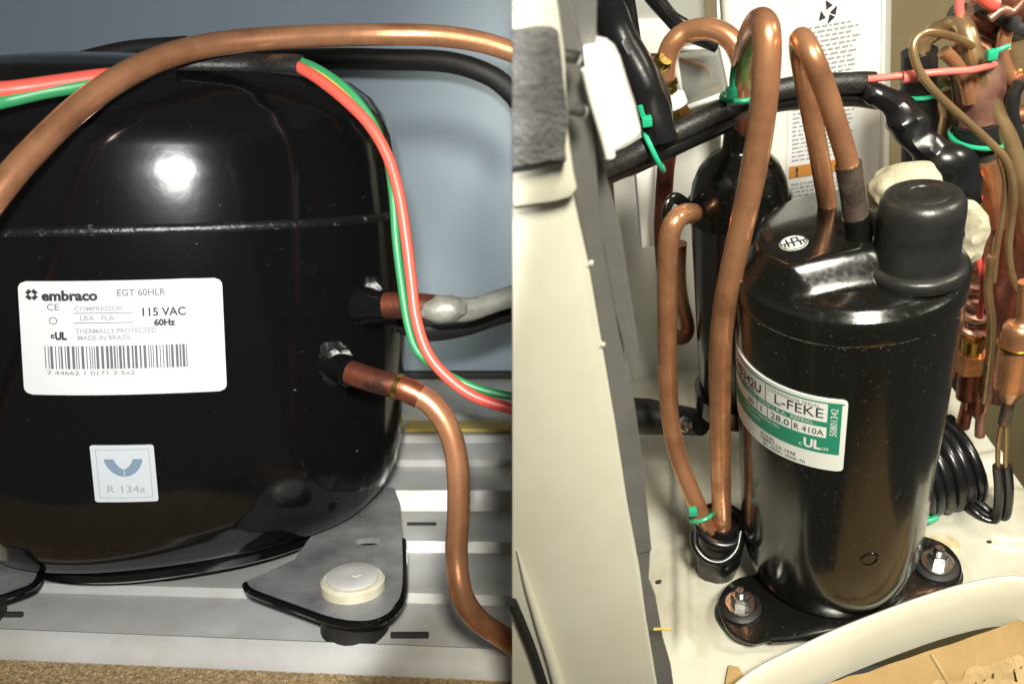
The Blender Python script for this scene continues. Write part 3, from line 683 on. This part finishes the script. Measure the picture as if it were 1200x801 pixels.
# ---- accumulator
ya = .062
ac = RY(866, 235, ya); ac_b = RY(858, 478, ya)
zt_, zb_ = ac.z, ac_b.z; axx, axy = ac.x, ya
ra = .0240
T = thing('accumulator', 'tall black cylinder accumulator with domed top beside the rotary compressor', 'accumulator', (axx, axy, zb_))
Hh = zt_ - zb_
mk('tank', lathe((axx, axy, zb_), UPR, [(.004, -.004), (ra * .6, -.003), (ra * .9, .003), (ra, .010), (ra, Hh * .5), (ra, Hh - .003), (ra + .0009, Hh - .0015), (ra + .0009, Hh + .001), (ra * .985, Hh + .004), (ra * .93, Hh + .011), (ra * .80, Hh + .018), (ra * .58, Hh + .024), (ra * .36, Hh + .027), (.0075, Hh + .029), (.0068, Hh + .034), (.0062, Hh + .040)], 48), 'black_gloss', T, sharp=50)
mk('neck_sleeve', lathe((axx, axy, zt_ + .040), UPR, [(.0058, 0), (.0064, .001), (.0064, .009), (.0058, .010)], 20), 'braze', T)
sb = RY(800, 232, ya)
mk('clamp_band', lathe((axx, axy, zt_ - .006), UPR, [(ra, 0), (ra + .0015, .0005), (ra + .0015, .007), (ra, .0075)], 48), 'black_gloss', T)
mk('clamp_ear', tube([Vector((axx - ra * .9, axy, zt_ - .002)), RY(792, 232, ya - .006), RY(782, 243, ya - .01), RY(782, 258, ya - .01), RY(790, 262, ya - .008)], [.0026, .003, .0028, .0022, .002], 12, 6, flat=.6), 'black_gloss', T)
bz = zb_ + .004
mk('foot_clamp', lathe((axx, axy, bz), UPR, [(ra, 0), (ra + .003, .0005), (ra + .003, .013), (ra, .0135)], 40), 'black_gloss', T)
mk('clamp_bolt', lathe(RY(803, 494, ya - .022), (-.3, -1, .1), [(.004, 0), (.004, .005), (.0025, .006)], 6), 'zinc', T)
rtube('insulated_pipe', [(730, 486, .085), (760, 488, .08), (790, 491, .075), (822, 495, .06)], [.0115, .0115, .0095, .008], 'rubber', 'short thick black insulated pipe running from the grey flange to the accumulator foot', 'pipe')

# ---- copper runs in front
yq = -.004
big = [(867, 158, ya), (867, 120, ya), (871, 80, ya - .006), (879, 45, ya - .022), (889, 26, ya - .040), (897, 32, ya - .055), (899, 62, ya - .060), (896, 110, ya - .062), (889, 165, ya - .062), (879, 220, ya - .062), (867, 275, ya - .062), (856, 325, ya - .062), (848, 370, ya - .061), (844, 420, ya - .060), (844, 500, ya - .058), (845, 570, ya - .056), (846, 625, ya - .054)]
rtube('copper_pipe', big, .0053, 'copper', 'thick copper pipe looping high over the accumulator and straight down to the black elbow', 'pipe', n=22)
mk('braze_joint', tube([RY(866, 166, ya), RY(866.5, 150, ya), RY(867, 134, ya)], .0066, 18, 4), 'copper_burnt', label='darkened copper socket where the thick looping pipe enters the accumulator neck', cat='pipe socket')
lft = [(812, 250, ya - .012), (802, 251, ya - .020), (792, 258, ya - .026), (785, 275, ya - .028), (782, 310, ya - .028), (782, 370, ya - .028), (782, 430, ya - .028), (785, 485, ya - .03), (793, 528, ya - .035), (804, 560, ya - .042), (818, 594, ya - .05), (832, 622, ya - .055)]
rtube('copper_pipe', lft, .0050, 'copper', 'bent copper pipe from the clamp side of the accumulator down to the black elbow', 'pipe', n=20)
rtube('copper_pipe', [(796, 285, ya + .02), (795, 320, ya + .02), (798, 350, ya + .02), (806, 385, ya + .02), (797, 396, ya + .015), (780, 386, ya + .01)], .0042, 'copper_dull', 'dim curved copper pipe hidden behind the bent pipe left of the accumulator', 'pipe')
# black elbow boot
T = thing('rubber_elbow', 'shiny black rubber elbow boot where the two copper pipes meet', 'rubber boot', RY(842, 680, .004))
yb_ = ya - .054
e0 = RY(846, 618, yb_)
rg = (RY(846, 618, yb_) - RY(847, 618, yb_)).length
mk('mouth', tube(loop(RY(846, 616, yb_), (.1, -.25, 1), 25 * rg, 18), 6.5 * rg, 10, 3), 'black_tape', T)
mk('body', tube([RY(846, 612, yb_ + .002), RY(846, 630, yb_ + .001), RY(842, 650, yb_), RY(838, 668, yb_), RY(834, 682, yb_)], [20 * rg, 26 * rg, 27 * rg, 22 * rg, 13 * rg], 20, 6, wob=.18), 'black_tape', T)
mk('fold', tube([RY(868, 622, yb_ - .006), RY(862, 645, yb_ - .014), RY(846, 658, yb_ - .018), RY(828, 655, yb_ - .016), RY(815, 640, yb_ - .010), RY(814, 622, yb_ - .004)], 5 * rg, 10, 6), 'black_tape', T)
cable_tie(loop(RY(822, 604, yb_ + .001), RY(822, 604, yb_) - RY(808, 570, yb_ + .008), .0066, 12), 'small green cable tie round the bent copper pipe just above the black elbow', head=RY(812, 599, yb_ - .005), r=.0011)

# ---- rotary compressor
RC = .0475
ZB, ZT = .012, .206
T = thing('rotary_compressor', 'glossy black upright rotary compressor with green and white label, bolted to the cream pan', 'compressor', (0, 0, .004))
def rr_(z): return RC * (.985 + .015 * ss(0, .19, z))
prof = [(.01, .006), (.034, .006), (.040, .008), (.0435, .014), (.0452, .024)] + [(rr_(z), z) for z in (.035, .06, .09, .12, .15, .18, ZT - .012)] 
body = mk('body', lathe((0, 0, 0), UPR, prof, 72), 'black_gloss', T, sharp=50)
# top cap: stepped dome as a polar height field
def topz(x, y):
    r = math.hypot(x, y) / RC
    z = ZT + .0085 * math.sqrt(max(0, 1 - (r * .985) ** 2))               # dome
    pl = ss(-.68, -.42, y / RC) * (1 - ss(.10, .34, (x - .1 * y) / RC)) * (1 - ss(.78, .97, r))   # raised plateau towards the back left
    z += .0105 * pl
    z -= .0018 * ss(.90, .99, r)
    return z
V, F = [], []; nr, na = 90, 180
for i in range(nr + 1):
    q = i / nr
    for j in range(na):
        a = 2 * math.pi * j / na; x, y = RC * .992 * q * math.cos(a), RC * .992 * q * math.sin(a)
        V.append(Vector((x, y, topz(x, y))))
for k, (s, dz) in enumerate(((1.0, -.001), (1.006, -.004), (1.008, -.008), (1.006, -.011), (1.0, -.0125), (.985, -.013))):
    for j in range(na):
        a = 2 * math.pi * j / na; V.append(Vector((RC * s * math.cos(a), RC * s * math.sin(a), topz(RC, 0) + dz + .001)))
for i in range(nr + 6):
    for j in range(na): F.append((i * na + j, i * na + (j + 1) % na, (i + 1) * na + (j + 1) % na, (i + 1) * na + j))
TOPC = mk('top_cap', (V, F), 'black_gloss', T, sharp=60)
sp = []
for k in range(40):
    a = rad(random.uniform(200, 330)); z = ZT - .0125 + random.uniform(-.001, .0015); r_ = RC * 1.004
    sp.append(blob((r_ * math.cos(a), r_ * math.sin(a), z), (random.uniform(.0002, .0007), random.uniform(.0002, .0006), .0002), .4, 2, sub=1, seed=k))
mk('weld_spatter', join(*sp), 'seam_wear', TOPC, kind='stuff')
# terminal cap
tc = RZ(1071, 318, ZT + .005); tc.z = topz(tc.x, tc.y) + .002
TCAP = mk('terminal_cap', lathe(tc, UPR, [(a * .92, b * .95) for a, b in [(.012, -.006), (.0205, -.004), (.0212, -.002), (.0212, .0005), (.0200, .0018), (.0178, .0024), (.0172, .005), (.0170, .026), (.0166, .0295), (.0150, .0322), (.0125, .0333), (.0105, .0330), (.0100, .0334), (.006, .0336), (.0055, .0331), (.001, .0331)]], 48), 'cap_rubber', T, sharp=45, label='matt black rubber terminal cap on the compressor top')
# emblem sticker on the plateau
ec = RZ(930, 284, topz(-.018, .02) + .0004)
ec.z = topz(ec.x, ec.y)
def em(x, y, lift=0): return Vector((ec.x + x, ec.y + y, topz(ec.x + x, ec.y + y) + .0003 + lift))
def disc2d(rx, ry, n=32, rings=6):
    V = [Vector((0, 0, 0))]; F = []
    for i in range(1, rings + 1):
        for j in range(n): a = 2 * math.pi * j / n; V.append(Vector((rx * i / rings * math.cos(a), ry * i / rings * math.sin(a), 0)))
    for j in range(n): F.append((0, 1 + j, 1 + (j + 1) % n))
    for i in range(rings - 1):
        for j in range(n): F.append((1 + i * n + j, 1 + (i + 1) * n + j, 1 + (i + 1) * n + (j + 1) % n, 1 + i * n + (j + 1) % n))
    return V, F
EM = mk('emblem_sticker', mapped(disc2d(.0058, .0058), em), 'ink_white', T, label='small round white emblem sticker')
g = .0058; el = [rect2d(-.9 * g, -.06 * g, .9 * g, .10 * g, 6, 1), rect2d(-.50 * g, -.5 * g, -.36 * g, .60 * g), rect2d(-.12 * g, -.55 * g, .02 * g, .62 * g), rect2d(.02 * g, .48 * g, .42 * g, .62 * g), rect2d(.28 * g, .1 * g, .42 * g, .5 * g), rect2d(.36 * g, -.55 * g, .5 * g, -.05 * g), rect2d(-.72 * g, -.42 * g, -.6 * g, -.05 * g), rect2d(.62 * g, -.42 * g, .74 * g, -.05 * g), ring2d(0, 0, .97 * g, .97 * g, .10 * g)]
mk('emblem_strokes', mapped(join(*el), lambda x, y: em(x, y, .0003)), 'ink', EM, flat=True)
# discharge stub
dp = RZ(1005, 268, ZT + .02)
dp = Vector((RZ(1005, 283, ZT + .016)))
mk('discharge_stub', tube([dp - UPR * .006, dp + UPR * .006, RY(1003, 252, dp.y)], .0056, 18, 4), 'black_gloss', T)
# label round the body
def cyl(px, py):
    r = MRI.to_3x3() @ ray(px, py); t = .2
    while t < .7:
        p = CR + r * t
        if math.hypot(p.x, p.y) < rr_(p.z): return math.atan2(p.y, p.x), p.z
        t += .0004
    return None
tr_, br_ = cyl(995, 468), cyl(987, 551)
th1 = (tr_[0] + br_[0]) / 2; zl1, zl0 = tr_[1], br_[1]
wlab = .086; hlab = zl1 - zl0
def cf(x, y, lift=0, eps=.0003):
    z = zl0 + y; R_ = rr_(z) + eps + .0003 * lift - (0 if lift or eps > .0005 else .0008); a = th1 - (wlab - x) / RC
    return Vector((R_ * math.cos(a), R_ * math.sin(a), z))
LB = mk('rating_label', sheet(cf, wlab, hlab, .0022, 60, 6), 'ink_white', T, label='green and white curved rating label with L-FEKE print')
i1 = lambda x, y: cf(x, y, 1, .00036); i2 = lambda x, y: cf(x, y, 1, .00042); i3 = lambda x, y: cf(x, y, 1, .00042)
w_, h_ = wlab, hlab
gr = [rect2d(0, h_ * .955 - .0008, w_ * .985, h_ * .955, 60, 1), rect2d(0, h_ * .615, w_ * .91, h_ * .685, 60, 1), rect2d(0, h_ * .24, w_ * .975, h_ * .465, 60, 1), rect2d(w_ * .91, h_ * .465, w_ * .975, h_ * .945, 4, 1)]
mk('green_print', mapped(join(*gr), i1), 'ink_green', LB, flat=True)
tk = [text2d('44B342U', h_ * .125, w_ * .25, h_ * .745, .95, bold=.00012), text2d('L-FEKE', h_ * .135, w_ * .63, h_ * .735, 1.0), text2d('28.0', h_ * .09, w_ * .61, h_ * .495, 1.1), text2d('R 410A', h_ * .085, w_ * .745, h_ * .495, .88), text2d('1', h_ * .09, w_ * .53, h_ * .495, 1), text2d('60', h_ * .08, w_ * .43, h_ * .495, 1),
      text2d('AC220V 240V 50Hz', h_ * .045, w_ * .27, h_ * .695, .9), text2d('MODEL', h_ * .045, w_ * .54, h_ * .16, 1), text2d('MBFKC2A-1598', h_ * .05, w_ * .54, h_ * .095, 1.0), text2d('BC-02091 0500-70', h_ * .045, w_ * .56, h_ * .03, 1.1)]
tk += [rect2d(w_ * x, h_ * .465, w_ * x + .0003, h_ * .615) for x in (.51, .59, .735)] + [rect2d(w_ * .575, h_ * .685, w_ * .575 + .0003, h_ * .93)]
mk('black_print', mapped(join(*tk), i2), 'ink', LB, flat=True)
tw = [text2d('UL', h_ * .125, w_ * .80, h_ * .29, .85, bold=.0003), text2d('c', h_ * .07, w_ * .775, h_ * .285, 1), text2d('us', h_ * .06, w_ * .89, h_ * .29, 1), rotate2d(text2d('50801342', h_ * .07, w_ * .957, h_ * .50, 1.0), rad(90), (w_ * .957, h_ * .50)),
      text2d('THERMALLY PROTECTED', h_ * .04, w_ * .38, h_ * .40, .95), text2d('VOLTS  PHASE', h_ * .045, w_ * .42, h_ * .63, 1), text2d('L.R.A.  REFRIG.', h_ * .045, w_ * .62, h_ * .63, 1.2), text2d('IMPEDANCE', h_ * .04, w_ * .40, h_ * .33, .95)]
mk('white_print', mapped(join(*tw), i3), 'ink_white', LB, flat=True)
pl_ = [text2d('COMPRESSOR SERIAL', h_ * .05, w_ * .59, h_ * .87, .9)]
mk('faint_print', mapped(join(*pl_), i2), 'ink_pale', LB, flat=True)
# foot plate
zf = .011
po = [(842, 712), (848, 690), (866, 676), (900, 668), (960, 640), (1050, 625), (1085, 628), (1112, 640), (1127, 662), (1122, 683), (1098, 693), (1072, 700), (1040, 716), (985, 735), (935, 745), (903, 748), (880, 752), (855, 740)]
mk('foot_plate', slab(smoothpoly([RZ(px, py, zf) for px, py in po], 4), (0, 0, -.003), bev=.0009), 'black_gloss', T, sharp=40)
lip = [RZ(px, py, zf - .002) for px, py in [(1072, 702), (1040, 717), (985, 736), (935, 746), (903, 749)]]
mk('plate_lip', tube(lip, .002, 8, 5), 'black_gloss', T)
for px, py in ((868, 712), (1097, 664)):
    c = RZ(px, py, zf)
    mk('rubber_foot', lathe((c.x, c.y, .0005), UPR, [(.0125, 0), (.0138, .002), (.0138, .0065), (.0125, .0078)], 28), 'rubber', T)
    mk('rubber_collar', lathe((c.x, c.y, zf), UPR, [(.0112, 0), (.0112, .002), (.0095, .0032), (.003, .0034)], 28), 'rubber', T)
    hexbolt(T, (c.x, c.y, zf + .0034), UPR, .0085)
dc = cyl(1019, 655); a_, z_ = dc
mk('dimple', tube(loop((rr_(z_) * math.cos(a_), rr_(z_) * math.sin(a_), z_), (math.cos(a_), math.sin(a_), 0), .0042, 16), .0006, 6, 2), 'black_gloss', T)

# ---- discharge pipe over the compressor
yd = dp.y
T = thing('discharge_pipe', 'pale copper hairpin pipe rising from the black stub on the compressor top', 'pipe', dp)
mk('pipe', tube([RY(*p) for p in [(1004, 256, yd), (1000, 225, yd), (992, 185, yd), (980, 145, yd), (967, 105, yd), (953, 70, yd), (943, 50, yd + .006), (938, 46, yd + .014), (938, 62, yd + .022), (944, 100, yd + .028), (954, 150, yd + .03), (963, 200, yd + .03), (970, 245, yd + .03), (976, 310, yd + .032)]], .0041, 18, 8), 'copper', T)
mk('burnt_sleeve', tube([RY(1004, 258, yd), RY(999, 222, yd), RY(994, 192, yd)], .0050, 18, 4), 'braze', T)
# ---- harness
yz = .052
rtube('wire_harness', [(690, 205, yz - .03), (718, 193, yz - .018), (742, 182, yz - .01), (770, 166, yz - .005), (810, 147, yz), (850, 128, yz + .005), (885, 114, yz + .01), (920, 104, yz + .012), (960, 99, yz + .012), (1000, 97, yz + .012), (1024, 97, yz + .012)], .0050, 'black_braid', 'upper black braided harness sleeve crossing behind the thick copper loop', 'cable harness', wob=.06)
rtube('wire_harness', [(692, 212, yz - .026), (720, 200, yz - .014), (745, 190, yz - .006), (775, 177, yz - .002), (812, 160, yz + .002), (850, 142, yz + .008), (885, 126, yz + .014), (920, 118, yz + .016), (960, 113, yz + .016), (1000, 112, yz + .016), (1030, 116, yz + .016)], .0050, 'black_tape', 'lower black taped harness lying under the braided sleeve', 'cable harness', wob=.12)
rtube('taped_bundle', [(1016, 106, yz + .008), (1034, 114, yz + .004), (1052, 128, yz), (1064, 146, yz - .004), (1074, 164, yz - .008), (1090, 178, yz - .01), (1104, 192, yz - .012), (1116, 210, yz - .012), (1126, 226, yz - .012), (1134, 240, yz - .01)], [.0045, .0050, .0065, .0082, .0065, .0085, .0120, .0128, .0095, .0055], 'black_tape', 'crumpled glossy black tape bundle sagging behind the terminal cap', 'cable bundle', wob=.30)
rtube('pink_wire', [(1016, 93, yz + .008), (1045, 90, yz + .008), (1075, 87, yz + .006), (1110, 84, yz + .004), (1140, 82, yz + .006), (1165, 76, yz + .02)], .0016, 'pink_wire', 'straight pink-red wire leaving the end of the braided harness sleeve', 'wire')
mk('heat_shrink', tube([RY(1058, 91, yz + .006), RY(1082, 88, yz + .005)], .0028, 10, 1, smooth=False), 'pink_wire', label='thicker pink heat shrink joint on the straight pink-red wire', cat='wire joint')
# putty
mk('putty_lump', blob(RZ(1062, 219, ZT + .022), (.0155, .012, .011), .10, 1.6, sub=4), 'putty', label='smooth cream putty lump behind the rubber terminal cap', cat='putty')
pv = [RY(1122, 300, .012), RY(1134, 292, .012), RY(1141, 272, .012), RY(1137, 252, .012), RY(1127, 240, .012)]
mk('putty_strip', tube(pv, [.0035, .0060, .0058, .0052, .0035], 14, 8, wob=.4), 'putty', label='rough cream putty strip beside the rubber terminal cap', cat='putty')

# ---- green ties
cable_tie(loop(RY(764, 172, yz - .004), RY(790, 150, yz) - RY(742, 175, yz), .0122, 14), 'green cable tie round the black harness beside the bright white plastic cover', head=RY(758, 142, yz - .014), tail=[RY(756, 143, yz - .014), RY(752, 132, yz - .014), RY(750, 124, yz - .014)])
cable_tie(loop(RY(868, 112, ya - .004), (0.05, .05, 1), .0085, 14), 'green cable tie round the rear leg of the thick copper loop', head=RY(857, 108, ya - .014), tail=[RY(858, 104, ya - .014), RY(858, 92, ya - .013), RY(860, 78, ya - .012)])
# ---- right hand pipework
rtube('insulated_riser', [(1077, 60, .10), (1077, 100, .10), (1077, 150, .10), (1076, 215, .10)], .0085, 'rubber', 'upright black insulated riser pipe beside the white housing', 'pipe')
cable_tie(loop(RY(1077, 108, .10), (0, 0, 1), .0092, 14), 'green cable tie round the upright black insulated riser')
rtube('copper_bend', [(1078, 66, .10), (1082, 50, .10), (1095, 38, .098), (1112, 31, .094), (1126, 28, .088), (1134, 42, .082), (1141, 68, .078), (1150, 95, .076), (1163, 122, .074), (1176, 150, .07), (1188, 180, .066), (1198, 220, .062), (1206, 270, .06)], .0044, 'capillary', 'thick brassy tube curving out of the black riser and down', 'pipe')
rtube('capillary_tube', [(1150, 62, .085), (1128, 48, .07), (1105, 40, .06), (1085, 38, .056), (1072, 48, .054), (1071, 64, .052), (1080, 88, .05), (1100, 112, .05), (1128, 138, .05), (1158, 165, .05), (1180, 190, .048), (1188, 230, .046), (1182, 290, .046), (1188, 330, .046), (1202, 350, .046)], .0018, 'capillary', 'thin looping capillary tube in front of the black riser', 'capillary')
T = thing('four_way_valve', 'brown copper four way valve body with black band and stub', 'valve', RY(1160, 245, .07))
mk('body', tube([RY(1143, 70, .085), RY(1147, 105, .082), RY(1150, 140, .08)], .0115, 20, 4), 'copper_pink', T)
mk('band', tube([RY(1150, 138, .08), RY(1152, 158, .08)], .0128, 20, 1, smooth=False), 'rubber', T)
mk('socket', tube([RY(1158, 182, .075), RY(1164, 205, .075), RY(1169, 238, .075), RY(1173, 262, .075)], [.0095, .0088, .0085, .0060], 20, 4), 'copper', T)
mk('branch', tube([RY(1162, 212, .075), RY(1148, 213, .07), RY(1137, 214, .066)], .0040, 14, 3), 'copper', T)
mk('upper_link', tube([RY(1128, 98, .09), RY(1110, 92, .095), RY(1096, 98, .10)], .0036, 12, 4), 'capillary', T)
mk('neck', tube([RY(1152, 156, .08), RY(1156, 172, .077), RY(1160, 190, .075)], .0075, 16, 3), 'dark', T)
cable_tie(loop(RY(1150, 158, .08), (.05, -.1, 1), .0142, 16), 'green cable tie round the black band of the four way valve', head=RY(1174, 158, .07))
cable_tie([RY(1160, 72, .07), RY(1164, 62, .068), RY(1172, 58, .068), RY(1182, 54, .07)], 'green cable tie with splayed ends beside the thick brassy tube', head=RY(1162, 64, .066))
rtube('copper_pipe', [(1173, 258, .075), (1179, 285, .075), (1176, 320, .073), (1168, 350, .07), (1160, 385, .068), (1152, 415, .066), (1146, 440, .065), (1142, 480, .065)], [.0052, .0048, .0046, .0046, .0046, .005, .0055, .005], 'copper_burnt', 'heat-stained reddish copper pipe dropping from the four way valve', 'pipe')
hp = []
for k in range(60):
    t = k / 59; a = t * 2 * math.pi * 4.5; c = RY(1136 + 4 * t, 318 + 82 * t, .07); hp.append(c + Vector((.0055 * math.cos(a), .0055 * math.sin(a), 0)))
mk('twisted_capillary', tube(hp, .0026, 8, 2), 'copper_pink', label='pinkish capillary coil twisted beside the heat-stained copper pipe', cat='capillary')
T = thing('pipe_joint', 'copper joint with hexagonal collar below the pinkish capillary coil', 'pipe joint', RY(1140, 470, .07))
mk('collar', tube([RY(1136, 432, .062), RY(1139, 412, .062)], .0085, 6, 1, smooth=False), 'copper', T, sharp=20)
mk('ring', tube([RY(1139, 412, .062), RY(1141, 396, .062)], .0058, 16, 1, smooth=False), 'brass', T)
mk('tail', tube([RY(1136, 432, .062), RY(1132, 465, .062)], .0055, 14, 1, smooth=False), 'copper_burnt', T)
yf = RZ(1170, 606, .006).y
T = thing('filter_drier', 'copper filter drier with narrow ends above two capillaries', 'filter drier', RY(1180, 470, yf))
mk('body', tube([RY(1201, 330, yf), RY(1199, 372, yf), RY(1196, 384, yf), RY(1192, 412, yf), RY(1188, 440, yf), RY(1185, 452, yf), RY(1182, 470, yf)], [.0028, .003, .0078, .0085, .0085, .0080, .003], 20, 5), 'copper', T)
mk('groove', tube(loop(RY(1193, 402, yf), RY(1196, 384, yf) - RY(1188, 440, yf), .0086, 18), .0007, 6, 2), 'brass', T)
mk('neck', tube([RY(1183, 466, yf), RY(1177, 495, yf)], .0032, 12, 1, smooth=False), 'braze', T)
for dx in (-4, 5): mk('capillary', tube([RY(1177 + dx * .3, 490, yf), RY(1174 + dx, 515, yf), RY(1173 + dx, 552, yf)], .0013, 8, 4), 'capillary', T)
# coil of black sheathed capillary
ccx = RY(1096, 546, .050); ca = Vector((1, .10, .12)).normalized()
cu = ca.orthogonal().normalized(); cw = ca.cross(cu)
hp = []; turns = 6
for k in range(turns * 22 + 1):
    a = 2 * math.pi * k / 22; s = k / (turns * 22); rrx = .0255 * (1 - .10 * abs(s - .45)) * (1 + .05 * noise.noise(Vector((k / 22 * 1.3, 3, 0))))
    hp.append(ccx + ca * ((s - .5) * .036 + .0016 * noise.noise(Vector((k / 9, 0, 5)))) + (cu * math.cos(a) + cw * math.sin(a)) * rrx)
T = thing('cable_coil', 'coil of shiny black sheathed tube beside the rotary compressor', 'coil', RY(1105, 610, .05))
mk('coil', tube(hp, .0034, 10, 1, smooth=False), 'black_tape', T)
for dx in (0, 11): mk('sheath', tube([RY(1118 + dx * .4, 582 - dx * .4, .045), RZ(1136 + dx * .5, 594 - dx * .8, .008), RZ(1152 + dx * .8, 607 - dx * .6, .006), RZ(1165 + dx, 609 - dx * .3, .0065), RY(1170 + dx, 592, yf), RY(1171 + dx, 570, yf), RY(1169 + dx, 546, yf)], .0027, 10, 6), 'black_tape', T)
cable_tie([RZ(1078, 606, .008), RZ(1087, 610, .006), RZ(1098, 606, .006)], 'green cable tie under the black sheathed coil', head=RZ(1086, 609, .005), r=.0018)
# upper right clutter
rtube('red_wire', [(1132, -20, .09), (1124, 4, .09), (1126, 20, .09), (1134, 32, .09)], .0022, 'pink_wire', 'short red wire curling at the top beside the brassy tube', 'wire')
for k, (a, b, r, m, lab) in enumerate([((1134, 14), (1176, 44), .0058, 'copper_pink', 'dusty pink copper tube stub'), ((1148, -8), (1205, 22), .0060, 'copper_burnt', 'scorched copper tube stub'), ((1172, 30), (1215, 52), .0052, 'rubber', 'black rubber tube stub'), ((1185, 52), (1190, 92), .0055, 'capillary', 'brassy tube stub'), ((1150, 4), (1188, 30), .0040, 'dark', 'dark tube stub')]):
    yk = .11 - .004 * k
    rtube('tube_stub', [(*a, yk), ((a[0] + b[0]) / 2, (a[1] + b[1]) / 2 - 3, yk), (*b, yk)], r, m, lab + ' in the tangle above the four way valve', 'pipe')
rtube('red_wire', [(1148, -6, .08), (1160, 4, .08), (1168, 6, .08)], .0030, 'red_wire', 'bright red wire end in the tangle above the four way valve', 'wire')
rtube('copper_pipe', [(1125, 140, .12), (1122, 190, .12), (1120, 240, .12)], .0055, 'copper', 'upright orange copper pipe behind the crumpled tape bundle', 'pipe')
rtube('copper_pipe', [(1178, 140, .10), (1192, 136, .10), (1215, 130, .10)], .0050, 'copper_dull', 'short dull copper pipe leading off beside the four way valve band', 'pipe')
# dark inner partition and cardboard backing to the right
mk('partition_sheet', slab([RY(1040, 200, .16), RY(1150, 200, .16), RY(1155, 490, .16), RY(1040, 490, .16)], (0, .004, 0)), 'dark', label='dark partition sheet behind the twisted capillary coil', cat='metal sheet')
mk('shelf_bar', slab([RY(1178, 290, .20), RY(1260, 286, .20), RY(1260, 300, .20), RY(1178, 304, .20)], (0, .01, 0)), 'khaki', label='khaki bar across the wall beside the filter drier', cat='bar')
mk('shadow_gap', slab([RY(1165, 304, .22), RY(1260, 300, .22), RY(1260, 345, .22), RY(1165, 350, .22)], (0, .01, 0)), 'dark', label='dark strip standing in for the shadow under the khaki bar on the wall', cat='shadow strip')  # dark slab put in for the shade below the bar

# more of the tangle: thin runs, each its own tube
for pts, rd, m, lab, cat in [
    ([(1098, 130, .125), (1104, 180, .125), (1112, 230, .122), (1118, 300, .118), (1126, 350, .11)], .0042, 'copper_dull', 'dull copper riser behind the crumpled tape bundle', 'pipe'),
    ([(1190, 20, .10), (1178, 40, .098), (1176, 70, .096), (1186, 92, .094), (1200, 88, .092)], .0034, 'copper', 'small hooked copper tube at the edge of the tangle', 'pipe'),
    ([(1120, 60, .11), (1135, 50, .108), (1156, 58, .104), (1166, 82, .10), (1168, 120, .098), (1172, 160, .096)], .0036, 'copper_dull', 'dull copper tube bending behind the four way valve', 'pipe'),
    ([(1186, 100, .11), (1182, 150, .11), (1186, 210, .108), (1192, 270, .106), (1190, 330, .104), (1176, 400, .10), (1168, 470, .098)], .0046, 'copper_burnt', 'long scorched copper pipe behind the filter drier', 'pipe'),
    ([(1148, 230, .06), (1142, 262, .058), (1146, 300, .056), (1152, 335, .056), (1148, 372, .058)], .0016, 'red_wire', 'dark red thin wire running beside the pinkish capillary coil', 'wire'),
    ([(1132, 300, .08), (1126, 340, .08), (1128, 390, .08), (1122, 440, .08)], .0028, 'copper', 'narrow copper tube close behind the compressor top', 'pipe'),
    ([(1162, 300, .05), (1158, 340, .05), (1162, 380, .05), (1158, 430, .052), (1152, 470, .055)], .0022, 'capillary', 'narrow brassy capillary in front of the heat-stained copper pipe', 'capillary'),
    ([(1200, 0, .08), (1186, 14, .08), (1174, 12, .08), (1160, 22, .08)], .0022, 'copper_pink', 'pinkish thin tube crossing the tangle', 'pipe'),
    ([(1118, 10, .12), (1140, 24, .118), (1170, 20, .116), (1206, 34, .114)], .0048, 'rubber', 'black insulated tube crossing behind the tangle', 'pipe'),
    ([(1196, 96, .07), (1186, 118, .07), (1190, 150, .07), (1204, 170, .07)], .0030, 'rubber', 'short black cable bowed beside the thick brassy tube', 'cable'),
    ([(1130, 70, .13), (1140, 120, .13), (1150, 180, .128), (1156, 240, .126), (1150, 300, .124), (1140, 360, .12)], .0050, 'copper_dull', 'broad dull copper pipe at the back of the tangle', 'pipe'),
    ([(1196, 180, .12), (1192, 240, .12), (1198, 300, .118), (1204, 380, .115)], .0052, 'copper_pink', 'pinkish upright pipe at the back beside the filter drier', 'pipe'),
    ([(1170, 180, .05), (1178, 210, .05), (1176, 245, .05), (1168, 290, .05), (1164, 330, .05)], .0016, 'capillary', 'hair-thin capillary over the orange valve socket', 'capillary'),
    ([(1105, 60, .07), (1118, 72, .07), (1130, 92, .07), (1136, 120, .07)], .0030, 'copper', 'short bright copper link beside the four way valve body', 'pipe'),
    ([(1128, 240, .07), (1136, 268, .068), (1146, 290, .068), (1150, 320, .068)], .0022, 'pink_wire', 'pink wire emerging under the crumpled tape bundle', 'wire'),
    ([(1120, 395, .09), (1132, 420, .088), (1136, 460, .086), (1128, 500, .084)], .0040, 'copper_burnt', 'scorched copper pipe end above the black sheathed coil', 'pipe'),
    ([(1150, 440, .07), (1156, 462, .07), (1150, 486, .07), (1148, 510, .07)], .0030, 'copper_pink', 'pinkish stub pipe beside the hexagonal copper joint', 'pipe'),
    ([(1108, 100, .115), (1116, 130, .115), (1112, 165, .115), (1118, 200, .115)], .0060, 'capillary', 'fat brassy pipe between the riser and the four way valve', 'pipe'),
]: rtube('copper_tube' if cat == 'pipe' else cat, pts, rd, m, lab, cat)
